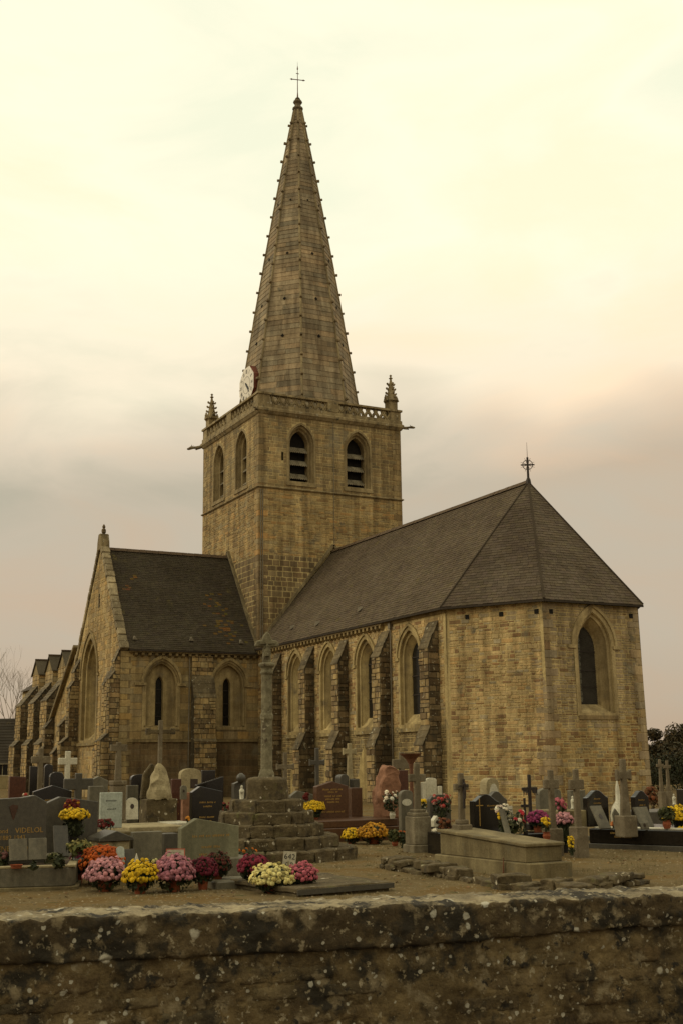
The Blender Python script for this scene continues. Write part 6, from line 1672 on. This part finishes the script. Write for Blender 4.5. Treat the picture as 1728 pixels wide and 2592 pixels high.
e, fr, w, h = stele('white niche headstone with arched canopy behind the black wavy headstone', 1215, 1264, 1969, 26.5, 'segment', 'lime', t=.26, k=.16)
b = MB(); b.prism([(.02 + .13 * math.cos(i * .3491), h - .42 + .3 * math.sin(i * .3491)) for i in range(10)], fr, -.002, .006); b.obj('niche', G_['white'], e)
stele('dark curved headstone in front of the white niche headstone', 1223, 1283, 2003, 24.6, 'wavel', 'dark', t=.14, k=.14)
e = cross('slender black iron cross with trailing wreaths', 1341, 22.8, 1961, 1997, 40, 10, 2085, 'iron', ped=[(34, 2084, 2100)], armh=8)
b = MB()
for s in (-1, 1):
    for k in range(9): a = k / 8; b.tube((s * (.05 + .1 * a), -.02, Z(1341, 1998, 22.8) - .02), (s * (.06 + .1 * a) + U_(-.02, .02), -.03, Z(1341, 1998, 22.8) - U_(.06, .14)), .012, .006, 4)
b.obj('hanging_garland', G_['iron'], e)
cross('small dark iron cross in front of the slender one', 1327, 21.9, 2020, 2040, 20, 7, 2104, 'iron', ped=[(12, 2100, 2112)], armh=7)
stele('grey rounded headstone behind the first plain grey cross', 1355, 1421, 1994, 25.6, 'segment', 'gran', t=.16, k=.12)
cross('plain grey stone cross on a pedestal, left of the pair', 1396, 21.9, 1949, 1985, 39, 17, 2098, 'greycross', ped=[(46, 2096, 2500)], armh=23, taper=1.3)
cross('plain grey stone cross on a pedestal, right of the pair', 1460, 21.5, 1947, 1986, 38, 17, 2094, 'greycross', ped=[(44, 2092, 2500)], armh=25, taper=1.3)
stele('pale grey headstone behind the right plain grey cross', 1436, 1482, 2000, 26.0, 'flat', 'gran', t=.14)
bouquet('white and red flowers on the black tomb beside the wavy headstone', 1272, 22.0, .62, .3, .3, WHITE, n=16, fr_=.045, leaves=26)
bouquet('yellow flowers with stems on the black tomb', 1269, 21.9, .40, .16, .38, YEL, n=16, fr_=.035, leaves=22)
plaque('pale grey plaque leaning among the flowers on the black tomb', 1276, 1292, 2048, 21.7, .40, 'gran', lean=24)
plaque('pale rectangular plaque behind the grey-green posy', 1283, 1299, 2040, 22.6, .6, 'white', lean=4, rows=[(.7, .6), (.5, .6), (.3, .5)])
bouquet('grey-green leafy posy on the black tomb', 1296, 21.9, .40, .34, .38, [(1, (.2, .18, .1))], n=12, fr_=.03, leaves=90, leafpal=[(.6, (.075, .075, .035)), (.4, (.05, .06, .02))])
bouquet('white and red posy left of the small dark iron cross', 1313, 21.8, .40, .24, .42, [(.5, (.62, .56, .42)), (.5, (.4, .03, .04))], n=22, fr_=.04, leaves=24)
mum('magenta chrysanthemum bank behind the small iron cross', 1332, 1388, 2053, 2092, MAG, d=22.6, z0=.32, squash=.7)
bouquet('yellow flowers in an orange vase left of the first grey cross', 1379, 21.6, .30, .2, .40, YEL, vase='terra', n=22, fr_=.04, leaves=14, vh=.14)
bouquet('deep pink flower ball between the two plain grey crosses', 1417, 23.4, .62, .3, .36, ROSE, n=44, fr_=.04, leaves=26)
mum('pale pink chrysanthemum in a black pot between the two plain grey crosses', 1403, 1454, 2058, 2160, PINK, pot='plast', fr_=.032, squash=.8)
bouquet('yellow trailing flowers beside the black pot', 1441, 21.3, .05, .14, .34, YEL, n=26, fr_=.03, leaves=14)
statue('white ornamental figure on the pale grey headstone plot', 1449, 24.5, .72, .26, 'white')
tomb('pale slab under the white ornamental figure', 1448, 24.0, .7, 1.0, [(0, -.02, .71)], 'conc')
# -- right edge: black family grave
def family_grave():
    A = ground(1486, 2148); B = ground(1760, 2158); e = empty('family_grave', A, math.atan2((B - A).y, (B - A).x)); tag(e, 'wide black polished family grave with inscribed front edge at the right', 'tomb', 'tombs in the churchyard')
    L = (B - A).length + .8
    b = MB(); b.box((0, 0, -.02), (L, 2.2, .10)); b.obj('footing', G_['dark'], e, bevel=.01)
    b = MB(); b.box((.02, .05, .101), (L - .02, 2.15, .38)); b.obj('slab', G_['black'], e, bevel=.015)
    b = MB(); b.box((.04, .25, .381), (L - .04, .62, .40)); b.obj('ledge', G_['white'], e, bevel=.004)
    lines(e, frame((0, .05, 0), (1, 0, 0)), .75, [(.29, .55), (.22, .38)], G_['gold'], .035)
family_grave()
stele('black polished headstone with peaked wave top left of the brown-grey cross', 1475, 1539, 2000, 24.3, 'wavy', 'black', t=.14, k=.15, z0=.38, plinth=False, text_rows=[(.74, .3), (.62, .35), (.52, .3)], th=.03, ctr=-.02)
stele('black polished headstone with peaked wave top right of the brown-grey cross', 1596, 1642, 2001, 25.2, 'wavy', 'black', t=.14, k=.13, z0=.36, plinth=False, text_rows=[(.7, .5), (.55, .4)], th=.03)
cross('ornate brown-grey cross with lobed arms on a square pedestal at right', 1581, 22.9, 1921, 1962, 38, 18, 2066, 'greycross', ped=[(50, 2064, 2118)], armh=22, ends=True, taper=1.9)
def drop():
    e = base('white_sculpture', 'white teardrop sculpture behind the brown-grey cross', 'ornament', 1564, 24.0, 90, .3); h = Z(1564, 1976, 24) - .3
    b = MB(); b.lathe([(.05, 0), (.15, h * .12), (.17, h * .3), (.13, h * .48), (.05, h * .6), (.04, h * .85), (.012, h)], n=12); b.obj('drop', G_['white'], e, smooth=True)
drop()
plaque('grey portrait plaque leaning against the left black headstone', 1514, 1546, 2040, 23.2, .40, 'gran', lean=30, photo=True)
plaque('grey diamond-set plaque leaning against the right black headstone', 1616, 1654, 2043, 24.0, .38, 'gran', lean=26)
plaque('small upright plaque right of the square pedestal', 1619, 1641, 2082, 22.9, .40, 'gran', lean=22, photo=True)
plaque('small grey plaque with portrait left of the square pedestal', 1552, 1570, 2046, 23.0, .40, 'gran', 'gable', lean=10, photo=True)
bouquet('small orange flower at the foot of the white teardrop sculpture', 1550, 23.1, .40, .12, .16, [(1, (.45, .16, .05))], n=6, fr_=.04, leaves=8)
mum('large yellow chrysanthemum at the right edge', 1682, 1752, 2040, 2104, YEL, d=23.4, z0=.38, pot='plast', fr_=.036)
mum('low yellow chrysanthemum at the right edge in front of the black grave', 1706, 1770, 2092, 2150, YEL, fr_=.034)
bouquet('bushy green plant in a terracotta pot on the black grave', 1684, 22.9, .40, .40, .42, [], name='potted_plant', cat='plant', vase='terra', n=0, leaves=170, vh=.16, vr=.085, leafpal=[(.5, (.05, .055, .018)), (.5, (.085, .085, .025))])
tomb('low dark tomb behind the black family grave', 1705, 30, 1.8, 1.4, [(0, -.02, .42)], 'dark')
stele('black box headstone at the far right edge', 1714, 1764, 1998, 31, 'flat', 'black', t=.3)
for px, yt, ya, d, lb in ((1676, 1922, 1938, 38, 'tall pale cross beside the apse corner, left of the two'), (1694, 1925, 1941, 40, 'tall pale cross beside the apse corner, right of the two')):
    cross(lb, px, d, yt, ya, 18, 8, 2010, 'greycross', ped=[(18, 2004, 2500)], taper=1.8)
bouquet('rust-coloured shrub at the foot of the apse corner', 1652, 40, 0, .6, .8, BRICK, name='shrub', cat='plant', n=60, fr_=.08, leaves=160, leafpal=[(1, (.08, .035, .014))])
statue('small white figure on a grave at the far right', 1706, 32, .5, .28, 'white')
flush_pools(300)
